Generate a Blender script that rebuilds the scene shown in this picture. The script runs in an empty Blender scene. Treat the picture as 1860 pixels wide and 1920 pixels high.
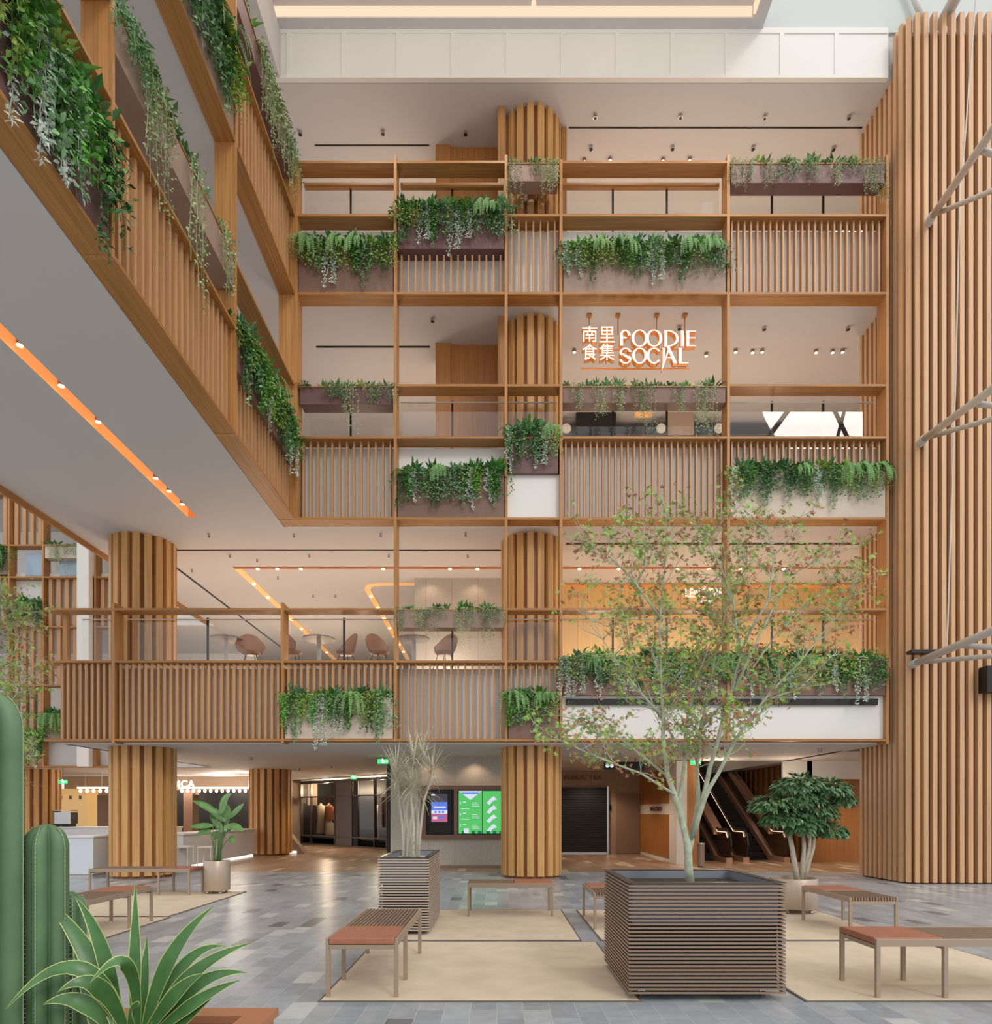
import bpy, math, random
from mathutils import Vector, Matrix
R = random.Random(11)
PI = math.pi
S = bpy.context.scene
COL = S.collection

# ------------------------------------------------------------------ camera, sky, sun, exposure
cam_data = bpy.data.cameras.new('camera')
cam = bpy.data.objects.new('camera', cam_data); COL.objects.link(cam)
cam.location = (0, 0, 1.5); cam.rotation_euler = (PI/2, 0, 0)
cam_data.sensor_fit = 'HORIZONTAL'; cam_data.sensor_width = 36; cam_data.lens = 24
cam_data.shift_x = -2/1860; cam_data.shift_y = 562/1860
cam_data.clip_end = 300
S.camera = cam
S.view_settings.view_transform = 'Standard'; S.view_settings.look = 'None'
S.view_settings.gamma = 1; S.view_settings.use_curve_mapping = False
S.view_settings.exposure = 0.14

w = bpy.data.worlds.new('sky'); S.world = w; w.use_nodes = True
wn = w.node_tree.nodes; wl = w.node_tree.links
bg = wn['Background']
tc = wn.new('ShaderNodeTexCoord'); sp = wn.new('ShaderNodeSeparateXYZ'); rp = wn.new('ShaderNodeValToRGB')
wl.new(tc.outputs['Generated'], sp.inputs[0]); wl.new(sp.outputs['Z'], rp.inputs[0]); wl.new(rp.outputs[0], bg.inputs[0])
rp.color_ramp.elements[0].position = 0.0; rp.color_ramp.elements[0].color = (0.66, 0.645, 0.64, 1)
rp.color_ramp.elements[1].position = 0.55; rp.color_ramp.elements[1].color = (0.94, 0.98, 1.0, 1)
bg.inputs[1].default_value = 1.22

sd = bpy.data.lights.new('sun', 'SUN'); sd.energy = 0.7; sd.angle = math.radians(14); sd.color = (1, .93, .84)
so = bpy.data.objects.new('sun', sd); COL.objects.link(so); so.location = (8, -10, 25)
so.rotation_euler = Vector((-0.42, 0.74, -0.52)).to_track_quat('-Z', 'Y').to_euler()

def point(name, loc, e, col=(1, .78, .55), r=.12):
    l = bpy.data.lights.new(name, 'POINT'); l.energy = e; l.color = col; l.shadow_soft_size = r
    o = bpy.data.objects.new(name, l); COL.objects.link(o); o.location = loc; return o
def spot(name, loc, e, col=(1, .75, .5), ang=120):
    l = bpy.data.lights.new(name, 'SPOT'); l.energy = e; l.color = col; l.shadow_soft_size = .1
    l.spot_size = math.radians(ang); l.spot_blend = .6
    o = bpy.data.objects.new(name, l); COL.objects.link(o); o.location = loc; return o

# ------------------------------------------------------------------ materials
def lin(c):
    return tuple((v/255/12.92 if v/255 <= .04045 else ((v/255+.055)/1.055)**2.4) for v in c)
def new_mat(name):
    m = bpy.data.materials.new(name); m.use_nodes = True
    return m, m.node_tree.nodes, m.node_tree.links, m.node_tree.nodes['Principled BSDF']
def mat(name, rgb, rough=.6, metal=0., var=.0, scale=6., emit=None, es=0., bump=0., rand=0.):
    m, n, l, b = new_mat(name); c = lin(rgb)
    b.inputs['Roughness'].default_value = rough; b.inputs['Metallic'].default_value = metal
    b.inputs['Base Color'].default_value = (*c, 1)
    t = None
    if var or bump:
        t = n.new('ShaderNodeTexCoord'); nz = n.new('ShaderNodeTexNoise'); nz.inputs['Scale'].default_value = scale
        nz.inputs['Detail'].default_value = 4
        l.new(t.outputs['Object'], nz.inputs['Vector'])
        if var:
            r = n.new('ShaderNodeValToRGB')
            r.color_ramp.elements[0].position = .3; r.color_ramp.elements[1].position = .7
            r.color_ramp.elements[0].color = (*[x*(1-var) for x in c], 1)
            r.color_ramp.elements[1].color = (*[min(1, x*(1+var)) for x in c], 1)
            l.new(nz.outputs['Fac'], r.inputs[0]); l.new(r.outputs[0], b.inputs['Base Color'])
            if rand:
                oi = n.new('ShaderNodeObjectInfo'); hs = n.new('ShaderNodeHueSaturation')
                mr = n.new('ShaderNodeMapRange'); mr.inputs['To Min'].default_value = 1-rand; mr.inputs['To Max'].default_value = 1+rand
                l.new(oi.outputs['Random'], mr.inputs[0]); l.new(mr.outputs[0], hs.inputs['Value'])
                l.new(r.outputs[0], hs.inputs['Color']); l.new(hs.outputs[0], b.inputs['Base Color'])
        if bump:
            bp = n.new('ShaderNodeBump'); bp.inputs['Strength'].default_value = bump; bp.inputs['Distance'].default_value = .02
            l.new(nz.outputs['Fac'], bp.inputs['Height']); l.new(bp.outputs[0], b.inputs['Normal'])
    if emit:
        b.inputs['Emission Color'].default_value = (*lin(emit), 1); b.inputs['Emission Strength'].default_value = es
    return m
def wood(name, rgb, axis='Z', rough=.45, var=.16):
    """fine veneer grain running along one axis"""
    m, n, l, b = new_mat(name); c = lin(rgb)
    t = n.new('ShaderNodeTexCoord'); mp = n.new('ShaderNodeMapping'); nz = n.new('ShaderNodeTexNoise')
    s = {'X': (.5, 22, 22), 'Y': (22, .5, 22), 'Z': (22, 22, .5)}[axis]
    mp.inputs['Scale'].default_value = s; nz.inputs['Scale'].default_value = 1.6; nz.inputs['Detail'].default_value = 5
    r = n.new('ShaderNodeValToRGB'); e = r.color_ramp.elements
    e[0].position = .32; e[1].position = .68
    e[0].color = (*[x*(1-var) for x in c], 1); e[1].color = (*[min(1, x*(1+var)) for x in c], 1)
    l.new(t.outputs['Object'], mp.inputs[0]); l.new(mp.outputs[0], nz.inputs['Vector'])
    l.new(nz.outputs['Fac'], r.inputs[0]); l.new(r.outputs[0], b.inputs['Base Color'])
    b.inputs['Roughness'].default_value = rough
    return m
def glass_mat(name, tint=(1, 1, 1), refl=.12, rough=.0):
    m, n, l, b = new_mat(name); n.remove(b)
    out = n['Material Output']; tr = n.new('ShaderNodeBsdfTransparent'); gl = n.new('ShaderNodeBsdfGlossy'); mx = n.new('ShaderNodeMixShader')
    tr.inputs[0].default_value = (*tint, 1); gl.inputs['Roughness'].default_value = rough
    fr = n.new('ShaderNodeFresnel'); fr.inputs[0].default_value = 1.5
    a0 = n.new('ShaderNodeMath'); a0.operation = 'MULTIPLY_ADD'; a0.inputs[1].default_value = .45; a0.inputs[2].default_value = refl
    ge = n.new('ShaderNodeNewGeometry'); iv = n.new('ShaderNodeMath'); iv.operation = 'SUBTRACT'; iv.inputs[0].default_value = 1
    ad = n.new('ShaderNodeMath'); ad.operation = 'MULTIPLY'
    l.new(fr.outputs[0], a0.inputs[0]); l.new(ge.outputs['Backfacing'], iv.inputs[1]); l.new(a0.outputs[0], ad.inputs[0]); l.new(iv.outputs[0], ad.inputs[1])
    l.new(ad.outputs[0], mx.inputs[0]); l.new(tr.outputs[0], mx.inputs[1]); l.new(gl.outputs[0], mx.inputs[2]); l.new(mx.outputs[0], out.inputs[0])
    return m
def emis(name, rgb, s):
    m, n, l, b = new_mat(name); n.remove(b); e = n.new('ShaderNodeEmission')
    e.inputs[0].default_value = (*lin(rgb), 1); e.inputs[1].default_value = s
    l.new(e.outputs[0], n['Material Output'].inputs[0]); return m
def tiles(name, palette, rough, grout, tw=.2, tl=.4, refl=.5):
    """stone setts, long side towards +Y, running bond, each sett its own tone"""
    m, n, l, b = new_mat(name)
    def M(op, a, c=None, d=None):
        q = n.new('ShaderNodeMath'); q.operation = op
        for i, v in enumerate((a, c, d)):
            if v is None: continue
            if isinstance(v, (int, float)): q.inputs[i].default_value = v
            else: l.new(v, q.inputs[i])
        return q.outputs[0]
    t = n.new('ShaderNodeTexCoord'); s = n.new('ShaderNodeSeparateXYZ'); l.new(t.outputs['Object'], s.inputs[0])
    u = M('DIVIDE', s.outputs[0], tw); fu = M('FLOOR', u)
    off = M('MULTIPLY', M('FLOORED_MODULO', fu, 2), .5) if True else None
    v = M('ADD', M('DIVIDE', s.outputs[1], tl), off); fv = M('FLOOR', v)
    cb = n.new('ShaderNodeCombineXYZ'); l.new(fu, cb.inputs[0]); l.new(fv, cb.inputs[1])
    wn_ = n.new('ShaderNodeTexWhiteNoise'); wn_.noise_dimensions = '2D'; l.new(cb.outputs[0], wn_.inputs['Vector'])
    r = n.new('ShaderNodeValToRGB'); r.color_ramp.interpolation = 'CONSTANT'; el = r.color_ramp.elements
    while len(el) < len(palette): el.new(.5)
    for i, (p, c) in enumerate(palette): el[i].position = p; el[i].color = (*lin(c), 1)
    l.new(wn_.outputs['Value'], r.inputs[0])
    nz = n.new('ShaderNodeTexNoise'); nz.inputs['Scale'].default_value = 9; nz.inputs['Detail'].default_value = 6; l.new(t.outputs['Object'], nz.inputs['Vector'])
    mx = n.new('ShaderNodeMix'); mx.data_type = 'RGBA'; mx.blend_type = 'OVERLAY'; mx.inputs[0].default_value = .25
    l.new(r.outputs[0], mx.inputs[6]); l.new(nz.outputs['Fac'], mx.inputs[7])
    gu = M('MINIMUM', M('FRACT', u), M('SUBTRACT', 1, M('FRACT', u)))
    gv = M('MINIMUM', M('FRACT', v), M('SUBTRACT', 1, M('FRACT', v)))
    g = M('LESS_THAN', M('MINIMUM', M('MULTIPLY', gu, tw), M('MULTIPLY', gv, tl)), .0022)
    m2 = n.new('ShaderNodeMix'); m2.data_type = 'RGBA'; l.new(g, m2.inputs[0]); l.new(mx.outputs[2], m2.inputs[6])
    m2.inputs[7].default_value = (*lin(grout), 1)
    l.new(m2.outputs[2], b.inputs['Base Color'])
    b.inputs['Roughness'].default_value = rough; b.inputs['Specular IOR Level'].default_value = refl
    return m

M_ = {}
M_['wood_h'] = wood('veneer_across', (170, 118, 62), 'X', var=.22)
M_['wood_y'] = wood('veneer_deep', (170, 118, 62), 'Y', var=.22)
M_['wood_v'] = wood('veneer_upright', (180, 128, 74), 'Z', var=.22)
M_['fin'] = wood('slat_veneer', (190, 144, 100), 'Z')
M_['fin_wall'] = wood('slat_veneer_wall', (208, 164, 122), 'Z', var=.12)  # paler than the other slats: skylight on the fronts put into colour
M_['backing'] = wood('slat_backing', (134, 84, 38), 'Z')
M_['backing_dark'] = wood('slat_backing_dark', (84, 44, 14), 'Z')
M_['column'] = wood('column_veneer', (208, 158, 98), 'Z', var=.2)
M_['orange'] = wood('orange_veneer', (178, 120, 64), 'Z')
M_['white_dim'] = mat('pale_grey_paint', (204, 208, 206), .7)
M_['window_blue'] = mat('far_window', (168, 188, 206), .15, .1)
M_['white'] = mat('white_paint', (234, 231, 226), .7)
M_['ceiling'] = mat('ceiling_paint', (203, 199, 198), .8)
M_['ceiling_warm'] = mat('ceiling_paint_inside', (206, 190, 172), .8)
M_['dark'] = mat('dark_metal', (38, 34, 32), .4, .3)
M_['black'] = mat('black_slot', (14, 13, 13), .5)
M_['steel'] = mat('white_steel', (208, 203, 196), .45)
M_['chrome'] = mat('chrome', (190, 190, 190), .2, 1.)
M_['bronze'] = mat('bronze_metal', (150, 128, 110), .35, .4)
M_['pot_metal'] = mat('champagne_metal', (190, 172, 155), .38, .35)
M_['leather'] = mat('tan_leather', (168, 108, 84), .5, var=.06, scale=14)
M_['frame'] = mat('bench_frame', (166, 146, 126), .45, .15)
M_['slatdark'] = mat('bench_slat', (142, 118, 100), .45, .1)
M_['rug'] = mat('sisal_rug', (216, 198, 174), .9, var=.08, scale=3, bump=.2)
M_['rugedge'] = mat('rug_edge', (120, 108, 96), .9)
M_['box_brown'] = mat('planter_brown', (126, 96, 84), .5, var=.05)
M_['box_mid'] = mat('planter_taupe', (158, 132, 118), .5, var=.04)
M_['box_dark'] = mat('planter_maroon', (112, 80, 78), .45, var=.05)
M_['box_pale'] = mat('planter_beige', (208, 192, 174), .6, var=.04)
M_['fern'] = mat('fern_green', (92, 150, 62), .55, var=.35, scale=9, rand=.35)
M_['bush'] = mat('leaf_green', (66, 118, 58), .45, var=.4, scale=9, rand=.35)
M_['lime'] = mat('leaf_lime', (146, 176, 78), .5, var=.3, scale=9, rand=.25)
M_['ivy'] = mat('ivy_green', (112, 152, 104), .55, var=.35, scale=12, rand=.25)
M_['silver'] = mat('silver_leaf', (206, 218, 204), .6, var=.15, scale=12, rand=.15)
M_['feather'] = mat('plume_green', (126, 174, 104), .6, var=.25, scale=9, rand=.2)
M_['vine'] = mat('vine_green', (152, 172, 122), .6, var=.3, scale=9, rand=.2)
M_['stem'] = mat('stem_brown', (110, 96, 66), .7)
M_['soil'] = mat('soil', (70, 54, 42), .95, var=.3, scale=30, bump=.5)
M_['glass'] = glass_mat('clear_glass', (.95, .96, .96), .05)
M_['glass_b'] = glass_mat('shop_glass', (.80, .78, .75), .08)
M_['stone'] = mat('speckled_stone', (196, 190, 180), .55, var=.10, scale=38, bump=.15)
M_['yellow'] = wood('honey_panel', (232, 192, 124), 'Z', var=.06)
M_['taupe'] = mat('taupe_wall', (176, 154, 134), .75)
M_['glow'] = emis('warm_lamp', (255, 220, 165), 6)
M_['glow_soft'] = emis('cove_glow', (255, 222, 192), .98)
M_['trough'] = mat('trough_lining', (214, 128, 60), .5, emit=(255, 168, 84), es=.25)  # lining in deeper orange, lamp glow put into its emission
M_['trough_lit'] = mat('trough_lining_lit', (236, 178, 112), .5, emit=(255, 182, 112), es=.4)  # same lining, lamp light put into a paler colour and stronger glow
M_['sign'] = emis('sign_face', (255, 240, 222), 1.3)
M_['signside'] = mat('sign_return', (178, 104, 44), .4, emit=(255, 150, 60), es=.25)
M_['exit'] = emis('exit_green', (60, 225, 120), 1.6)
M_['exitw'] = emis('exit_white', (230, 255, 235), 2.0)
M_['maple_bark'] = mat('maple_bark', (178, 184, 160), .8, var=.22, scale=14, bump=.4)
M_['pale_bark'] = mat('pale_bark', (176, 166, 148), .85, var=.15, scale=18, bump=.4)
M_['cactus'] = mat('cactus_skin', (92, 122, 86), .5, var=.18, scale=5)
M_['cactus_rib'] = mat('cactus_rib', (150, 172, 140), .7)
M_['spine'] = mat('cactus_spine', (216, 218, 196), .7)
M_['agave'] = mat('agave_green', (76, 120, 66), .35, var=.22, scale=9)
M_['agave_edge'] = mat('agave_margin', (200, 208, 128), .4)
M_['corten'] = mat('corten_rim', (176, 118, 84), .55, var=.05)
M_['chair_shell'] = mat('chair_shell', (176, 132, 108), .6)
M_['maple_leaf'] = [mat('maple_leaf_green', (142, 182, 84), .6, var=.2), mat('maple_leaf_olive', (150, 148, 74), .6, var=.2), mat('maple_leaf_red', (166, 104, 76), .6, var=.2)]
M_['floor'] = tiles('grey_setts', [(0, (165, 171, 178)), (.22, (153, 159, 166)), (.42, (174, 180, 185)), (.60, (160, 166, 171)), (.76, (169, 172, 178)), (.88, (198, 201, 198)), (.96, (117, 120, 124))], .3, (192, 197, 202), .2, .4)
M_['floor_in'] = tiles('warm_lit_setts', [(0, (168, 142, 118)), (.25, (156, 128, 104)), (.5, (178, 152, 128)), (.75, (160, 134, 112)), (.93, (216, 196, 170))], .3, (176, 152, 130), .2, .9)  # warm light under the slabs put into the brown sett tones

# ------------------------------------------------------------------ mesh helpers
class MB:
    def __init__(s): s.v = []; s.f = []; s.m = []; s.cur = 0
    def face(s, pts):
        i = len(s.v); s.v += [tuple(p) for p in pts]; s.f.append(tuple(range(i, i+len(pts)))); s.m.append(s.cur); return s
    def box(s, x0, x1, y0, y1, z0, z1):
        i = len(s.v)
        s.v += [(x0, y0, z0), (x1, y0, z0), (x1, y1, z0), (x0, y1, z0), (x0, y0, z1), (x1, y0, z1), (x1, y1, z1), (x0, y1, z1)]
        for f in ((0, 3, 2, 1), (4, 5, 6, 7), (0, 1, 5, 4), (1, 2, 6, 5), (2, 3, 7, 6), (3, 0, 4, 7)):
            s.f.append(tuple(i+k for k in f)); s.m.append(s.cur)
        return s
    def prism(s, poly, z0, z1):
        """vertical extrusion of an (x, y) outline, counter-clockwise"""
        n = len(poly); i = len(s.v)
        s.v += [(x, y, z0) for x, y in poly]+[(x, y, z1) for x, y in poly]
        for k in range(n):
            s.f.append((i+k, i+(k+1) % n, i+n+(k+1) % n, i+n+k)); s.m.append(s.cur)
        s.f.append(tuple(i+n+k for k in range(n))); s.m.append(s.cur)
        s.f.append(tuple(i+n-1-k for k in range(n))); s.m.append(s.cur)
        return s
    def tube(s, pts, rad, n=8, cap=True):
        pts = [Vector(p) for p in pts]; rad = rad if isinstance(rad, (list, tuple)) else [rad]*len(pts)
        i0 = len(s.v); ref = None
        for k, p in enumerate(pts):
            d = (pts[min(k+1, len(pts)-1)]-pts[max(k-1, 0)])
            if d.length < 1e-9: d = Vector((0, 0, 1))
            d.normalize()
            a = d.cross(Vector((0, 0, 1)) if abs(d.z) < .9 else Vector((1, 0, 0))) if ref is None else (ref-d*ref.dot(d))
            if a.length < 1e-6: a = d.orthogonal()
            a.normalize(); ref = a; b = d.cross(a)
            for j in range(n):
                t = 2*PI*j/n; s.v.append(tuple(p+(a*math.cos(t)+b*math.sin(t))*rad[k]))
        for k in range(len(pts)-1):
            for j in range(n):
                s.f.append((i0+k*n+j, i0+k*n+(j+1) % n, i0+(k+1)*n+(j+1) % n, i0+(k+1)*n+j)); s.m.append(s.cur)
        if cap:
            s.f.append(tuple(i0+n-1-j for j in range(n))); s.m.append(s.cur)
            e = i0+(len(pts)-1)*n; s.f.append(tuple(e+j for j in range(n))); s.m.append(s.cur)
        return s
    def cyl(s, x, y, z0, z1, r, n=20): return s.tube([(x, y, z0), (x, y, z1)], r, n)
    def lathe(s, prof, cx=0, cy=0, n=28):
        i0 = len(s.v)
        for r, z in prof:
            for j in range(n): s.v.append((cx+r*math.cos(2*PI*j/n), cy+r*math.sin(2*PI*j/n), z))
        for k in range(len(prof)-1):
            for j in range(n):
                s.f.append((i0+k*n+j, i0+k*n+(j+1) % n, i0+(k+1)*n+(j+1) % n, i0+(k+1)*n+j)); s.m.append(s.cur)
        return s
    def leaf(s, base, d, nrm, L, W, fold=.15):
        """pointed leaf, two folded halves"""
        base = Vector(base); d = Vector(d).normalized(); side = d.cross(Vector(nrm))
        if side.length < 1e-5: side = d.orthogonal()
        side.normalize(); up = side.cross(d)
        m1 = base+d*L*.45; t = base+d*L
        a = m1+side*W*.5+up*W*fold; b = m1-side*W*.5+up*W*fold
        i = len(s.v); s.v += [tuple(base), tuple(a), tuple(t), tuple(b)]
        s.f += [(i, i+1, i+2), (i, i+2, i+3)]; s.m += [s.cur]*2
        return s
    def mesh(s, name, mats, smooth=False):
        me = bpy.data.meshes.new(name); me.from_pydata(s.v, [], s.f)
        mats = mats if isinstance(mats, (list, tuple)) else [mats]
        for m in mats: me.materials.append(M_[m] if isinstance(m, str) else m)
        me.polygons.foreach_set('material_index', s.m)
        if smooth: me.polygons.foreach_set('use_smooth', [True]*len(s.f))
        me.update(); return me
def tag(o, label=None, cat=None, group=None, kind=None):
    if label: o['label'] = label
    if cat: o['category'] = cat
    if group: o['group'] = group
    if kind: o['kind'] = kind
    return o
def link(name, me, parent=None, loc=(0, 0, 0), rz=0):
    o = bpy.data.objects.new(name, me); COL.objects.link(o); o.location = loc; o.rotation_euler = (0, 0, rz)
    if parent: o.parent = parent
    return o
def obj(name, mb, mats, parent=None, smooth=False, loc=(0, 0, 0), rz=0):
    return link(name, mb.mesh(name, mats, smooth), parent, loc, rz)
def bevel(o, w=.004, seg=2):
    b = o.modifiers.new('bevel', 'BEVEL'); b.width = w; b.segments = seg; b.limit_method = 'ANGLE'; return o
def thing(name, label, cat, loc=(0, 0, 0), rz=0, group=None):
    return tag(link(name, None, None, loc, rz), label, cat, group)
def struct(name, mb, mats, smooth=False): return tag(obj(name, mb, mats, None, smooth), kind='structure')
def kids(o): return [c for c in bpy.data.objects if c.parent == o]
def copy_tree(o, parent=None, loc=None, rz=None, label=None, group=None):
    c = o.copy(); COL.objects.link(c); c.parent = parent
    if loc is not None: c.location = loc
    if rz is not None: c.rotation_euler = (0, 0, rz)
    if label: c['label'] = label
    if group: c['group'] = group
    for k in kids(o): copy_tree(k, c)
    return c
def text_mesh(name, s, w, h, depth, mats, bold=0.0):
    """lettering that fills w x h, facing -Y, origin at its lower left"""
    cu = bpy.data.curves.new(name, 'FONT'); cu.body = s; cu.size = 1; cu.extrude = .05; cu.offset = bold; cu.resolution_u = 4
    t = bpy.data.objects.new(name, cu); COL.objects.link(t)
    bpy.context.view_layer.update()
    me = bpy.data.meshes.new_from_object(t.evaluated_get(bpy.context.evaluated_depsgraph_get()))
    bpy.data.objects.remove(t)
    xs = [v.co.x for v in me.vertices]; ys = [v.co.y for v in me.vertices]
    x0, x1, y0, y1 = min(xs), max(xs), min(ys), max(ys)
    for v in me.vertices:
        x, y, z = v.co
        v.co = ((x-x0)/(x1-x0)*w, -(z/.1)*depth-depth/2, (y-y0)/(y1-y0)*h)
    me.materials.clear()
    for m in (mats if isinstance(mats, (list, tuple)) else [mats]): me.materials.append(M_[m] if isinstance(m, str) else m)
    if len(me.materials) > 1:
        for p in me.polygons: p.material_index = 0 if p.normal.z > .5 or abs(p.normal.y) > .9 else 1
    me.name = name
    return me

F = .0113710      # metres per photo pixel at the front lattice (14.1 m away)
YF = 14.1
def fx(px): return (px-932)*F
def fz(py): return 1.5+(1522-py)*F
Z1B, Z1S, Z1R = 3.03, fz(1240), fz(1142)
Z2B, Z2S, Z2R = fz(972), fz(820), fz(722)
Z3B, Z3S, Z3R = fz(549), fz(403), fz(303)
XW = fx(553)                      # plane of the left wing lattice
XR = fx(1667)
XL = -9.45                        # edge of the slabs beside the left void

# ------------------------------------------------------------------ the setting
struct('floor', MB().box(-34, 22, -8, 16.4, -.2, 0), 'floor')
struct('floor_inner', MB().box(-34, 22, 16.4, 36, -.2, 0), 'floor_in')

def slab(name, z0, z1, parts, mats='ceiling'):
    mb = MB()
    for p in parts: mb.box(*p, z0, z1)
    return struct(name, mb, mats)
slab('ceiling_1', 2.97, 4.62, [(XL, 5.6, YF+.35, 34), (8.3, 13, 16.1, 34), (5.6, 8.45, YF+.35, 19.2), (5.6, 8.3, 31, 34), (-24, XL, 21.95, 34)])
tz = (-6.53, -6.32)
slab('ceiling_2', 7.72, 9.42, [(XL, tz[0], -3, YF+.35), (tz[1], XW-.35, -3, YF+.35), (tz[0], tz[1], 13.98, YF+.35), (XL, 8.62, YF+.35, 34), (8.62, 13, 15.45, 34)])
slab('ceiling_3', 12.56, 14.16, [(XL, XW-.35, -3, YF+.35), (XL, 8.62, YF+.35, 34), (8.62, 13, 15.45, 34)])
slab('ceiling_4', 17.24, 18.3, [(XL, XW-.35, -3, 14.17), (XL, 8.62, 14.29, 34), (8.62, 13, 15.45, 34)])
struct('wall_back', MB().box(XL, 13, 30, 30.2, 3.4, 17.3), 'ceiling_warm'); struct('wall_back_ground', MB().box(XL, 13, 33.8, 34, 0, 2.97), 'dark')
struct('wall_edge_low', MB().box(XL, 8.4, YF+.34, YF+.35, 2.98, 4.62), 'white'); struct('wall_edge_mid', MB().box(XW-.3, 8.4, YF+.34, YF+.35, 7.72, 9.42), 'white'); struct('wall_edge_top', MB().box(XW-.3, 8.4, YF+.34, YF+.35, 12.56, 14.16), 'white')
struct('wall_right_inner', MB().box(12.5, 12.7, 15.52, 30, 2.97, 17.3), 'ceiling_warm')
# recessed lamp trough in the left soffit
t = thing('lamp_trough', 'long recessed orange trough with round lamps in the grey soffit under the left wing', 'ceiling light', (0, 0, 7.72))
mb = MB(); mb.cur = 0
mb.face([(tz[0]+.002, -2, 0), (tz[0]+.002, 13.97, 0), (tz[0]+.002, 13.97, .3), (tz[0]+.002, -2, .3)])
mb.face([(tz[0], -2, .3), (tz[1], -2, .3), (tz[1], 13.97, .3), (tz[0], 13.97, .3)])
mb.cur = 1
mb.face([(tz[1]-.002, -2, 0), (tz[1]-.002, 13.97, 0), (tz[1]-.002, 13.97, .3), (tz[1]-.002, -2, .3)])
mb.face([(tz[0], 13.97, 0), (tz[1], 13.97, 0), (tz[1], 13.97, .3), (tz[0], 13.97, .3)])
obj('trough_lining', mb, ['trough_lit', 'trough'], t)
xc = sum(tz)/2
for y in (8.9, 9.75, 10.65, 12.45, 12.95, 13.5, 4.5, 6.3):
    lb = obj('lamp_barrel', MB().cyl(xc, y, .06, .3, .045, 12), 'bronze', t)
    obj('lamp_lens', MB().cyl(xc, y, .05, .062, .042, 12), 'glow', lb)

# white panelled band over the top storey and the dropped ceiling above
mb = MB().box(XL, 8.40, 14.2, 14.28, 17.24, 18.32)
x = fx(540)
while x < 8.3:
    mb.box(x-.06, x+.03, 14.18, 14.2, 17.3, 18.2); x += 102.7*F*14.2/14.1
mb.box(XL, 8.38, 14.18, 14.2, 18.2, 18.32).box(XL, 8.38, 14.18, 14.2, 17.24, 17.3)
struct('wall_band', mb, 'white')
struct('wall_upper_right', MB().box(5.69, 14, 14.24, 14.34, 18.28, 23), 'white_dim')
Z = 18.28
struct('ceiling_dropped', MB().box(XL, 5.69, 13.98, 14.22, Z, Z+.5).box(5.45, 5.69, 7.5, 13.98, Z, Z+.5).box(XL, .72, 7.5, 13.9, Z+.16, Z+.5).box(.82, 5.38, 7.5, 13.9, Z+.16, Z+.5), 'ceiling')
o = obj('cove_light', MB().box(XL, 5.38, 13.93, 13.975, Z+.02, Z+.3).box(5.40, 5.445, 7.5, 13.93, Z+.02, Z+.3).box(.735, .805, 7.6, 13.9, Z+.2, Z+.3), 'glow_soft')
tag(o, 'thin strip of warm cove light around the dropped ceiling at the top', 'cove light')

# curved slatted wall at the right
path = [(8.45, 15.45)]
path = []
y = 15.4
while y > 14.06: path.append((8.47, y, (-1, 0))); y -= .186
for k in range(3):
    a = PI+PI/2*(k+.5)/3; path.append((8.79+.32*math.cos(a), 14.0+.32*math.sin(a), (math.cos(a), math.sin(a))))
x = 8.88
while x < 13.4: path.append((x, 13.68, (0, -1))); x += .186
fins = MB()
for (x, y, n) in path:
    tx, ty = -n[1], n[0]; hw, d = .046, .12
    P = [(x+tx*a*hw-n[0]*b, y+ty*a*hw-n[1]*b) for a, b in ((-1, 0), (1, 0), (1, d), (-1, d))]
    c = sum((P[i][0]*P[(i+1) % 4][1]-P[(i+1) % 4][0]*P[i][1]) for i in range(4))
    if c < 0: P.reverse()
    fins.prism(P, .03, 17.24 if y > 14.15 else 18.05)
back = [(8.58, 15.5), (8.58, 14.0)]+[(8.79+.21*math.cos(PI+PI/2*k/6), 14.0+.21*math.sin(PI+PI/2*k/6)) for k in range(1, 7)]+[(13.5, 13.79), (13.5, 15.5)]
fins.cur = 1; fins.prism(back, 0, 17.7)
struct('wall_right', fins, ['fin_wall', 'backing_dark'])

# ------------------------------------------------------------------ lattice frames of the balconies
def lattice(label, posts, shelves, origin=(0, 0, 0), rz=0):
    t = thing('timber_lattice', label, 'lattice frame', origin, rz)
    for (x, z0, z1) in posts: obj('post', MB().box(x-.03, x+.03, 0, .35, z0, z1), 'wood_v', t)
    for (x0, x1, z) in shelves: obj('shelf', MB().box(x0, x1, .004, .346, z-.024, z+.024), 'wood_h', t)
    return t
X0, X1, X2, X3, X4, X5 = fx(555), fx(741), fx(949), fx(1052), fx(1366), XR-.03
XA, XB, XC = fx(82), fx(212), fx(529)
posts = [(X0, Z2B-.03, Z3R+.1), (X1, Z1B-.03, Z3R+.15), (X2, Z1B-.03, Z3R+.15), (X3, Z1B-.03, Z3R+.05), (X4, Z1B-.03, Z3R+.15), (X5, Z1B-.08, Z3R+.15), (XB, Z1B-.06, Z1R+.14), (XC, Z1B-.06, Z1R+.14)]
sh = []
for zz in (Z2B, Z2S, Z3B, Z3S):
    for a, b in ((X0, X1), (X1, X2), (X2, X3), (X3, X4), (X4, X5)): sh.append((a+.03, b-.03, zz))
for a, b in ((X1, X2), (X2, X3), (X4, X5)): sh.append((a+.03, b-.03, Z2R))
for a, b in ((X0, X1), (X1, X2), (X3, X4)): sh.append((a+.03, b-.03, Z3R))
for zz in (Z1B, Z1S): sh += [(XA, XB-.03, zz), (XB+.03, XC-.03, zz), (XC+.03, X1-.03, zz), (X1+.03, X2-.03, zz), (X2+.03, X3-.03, zz)]
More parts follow.
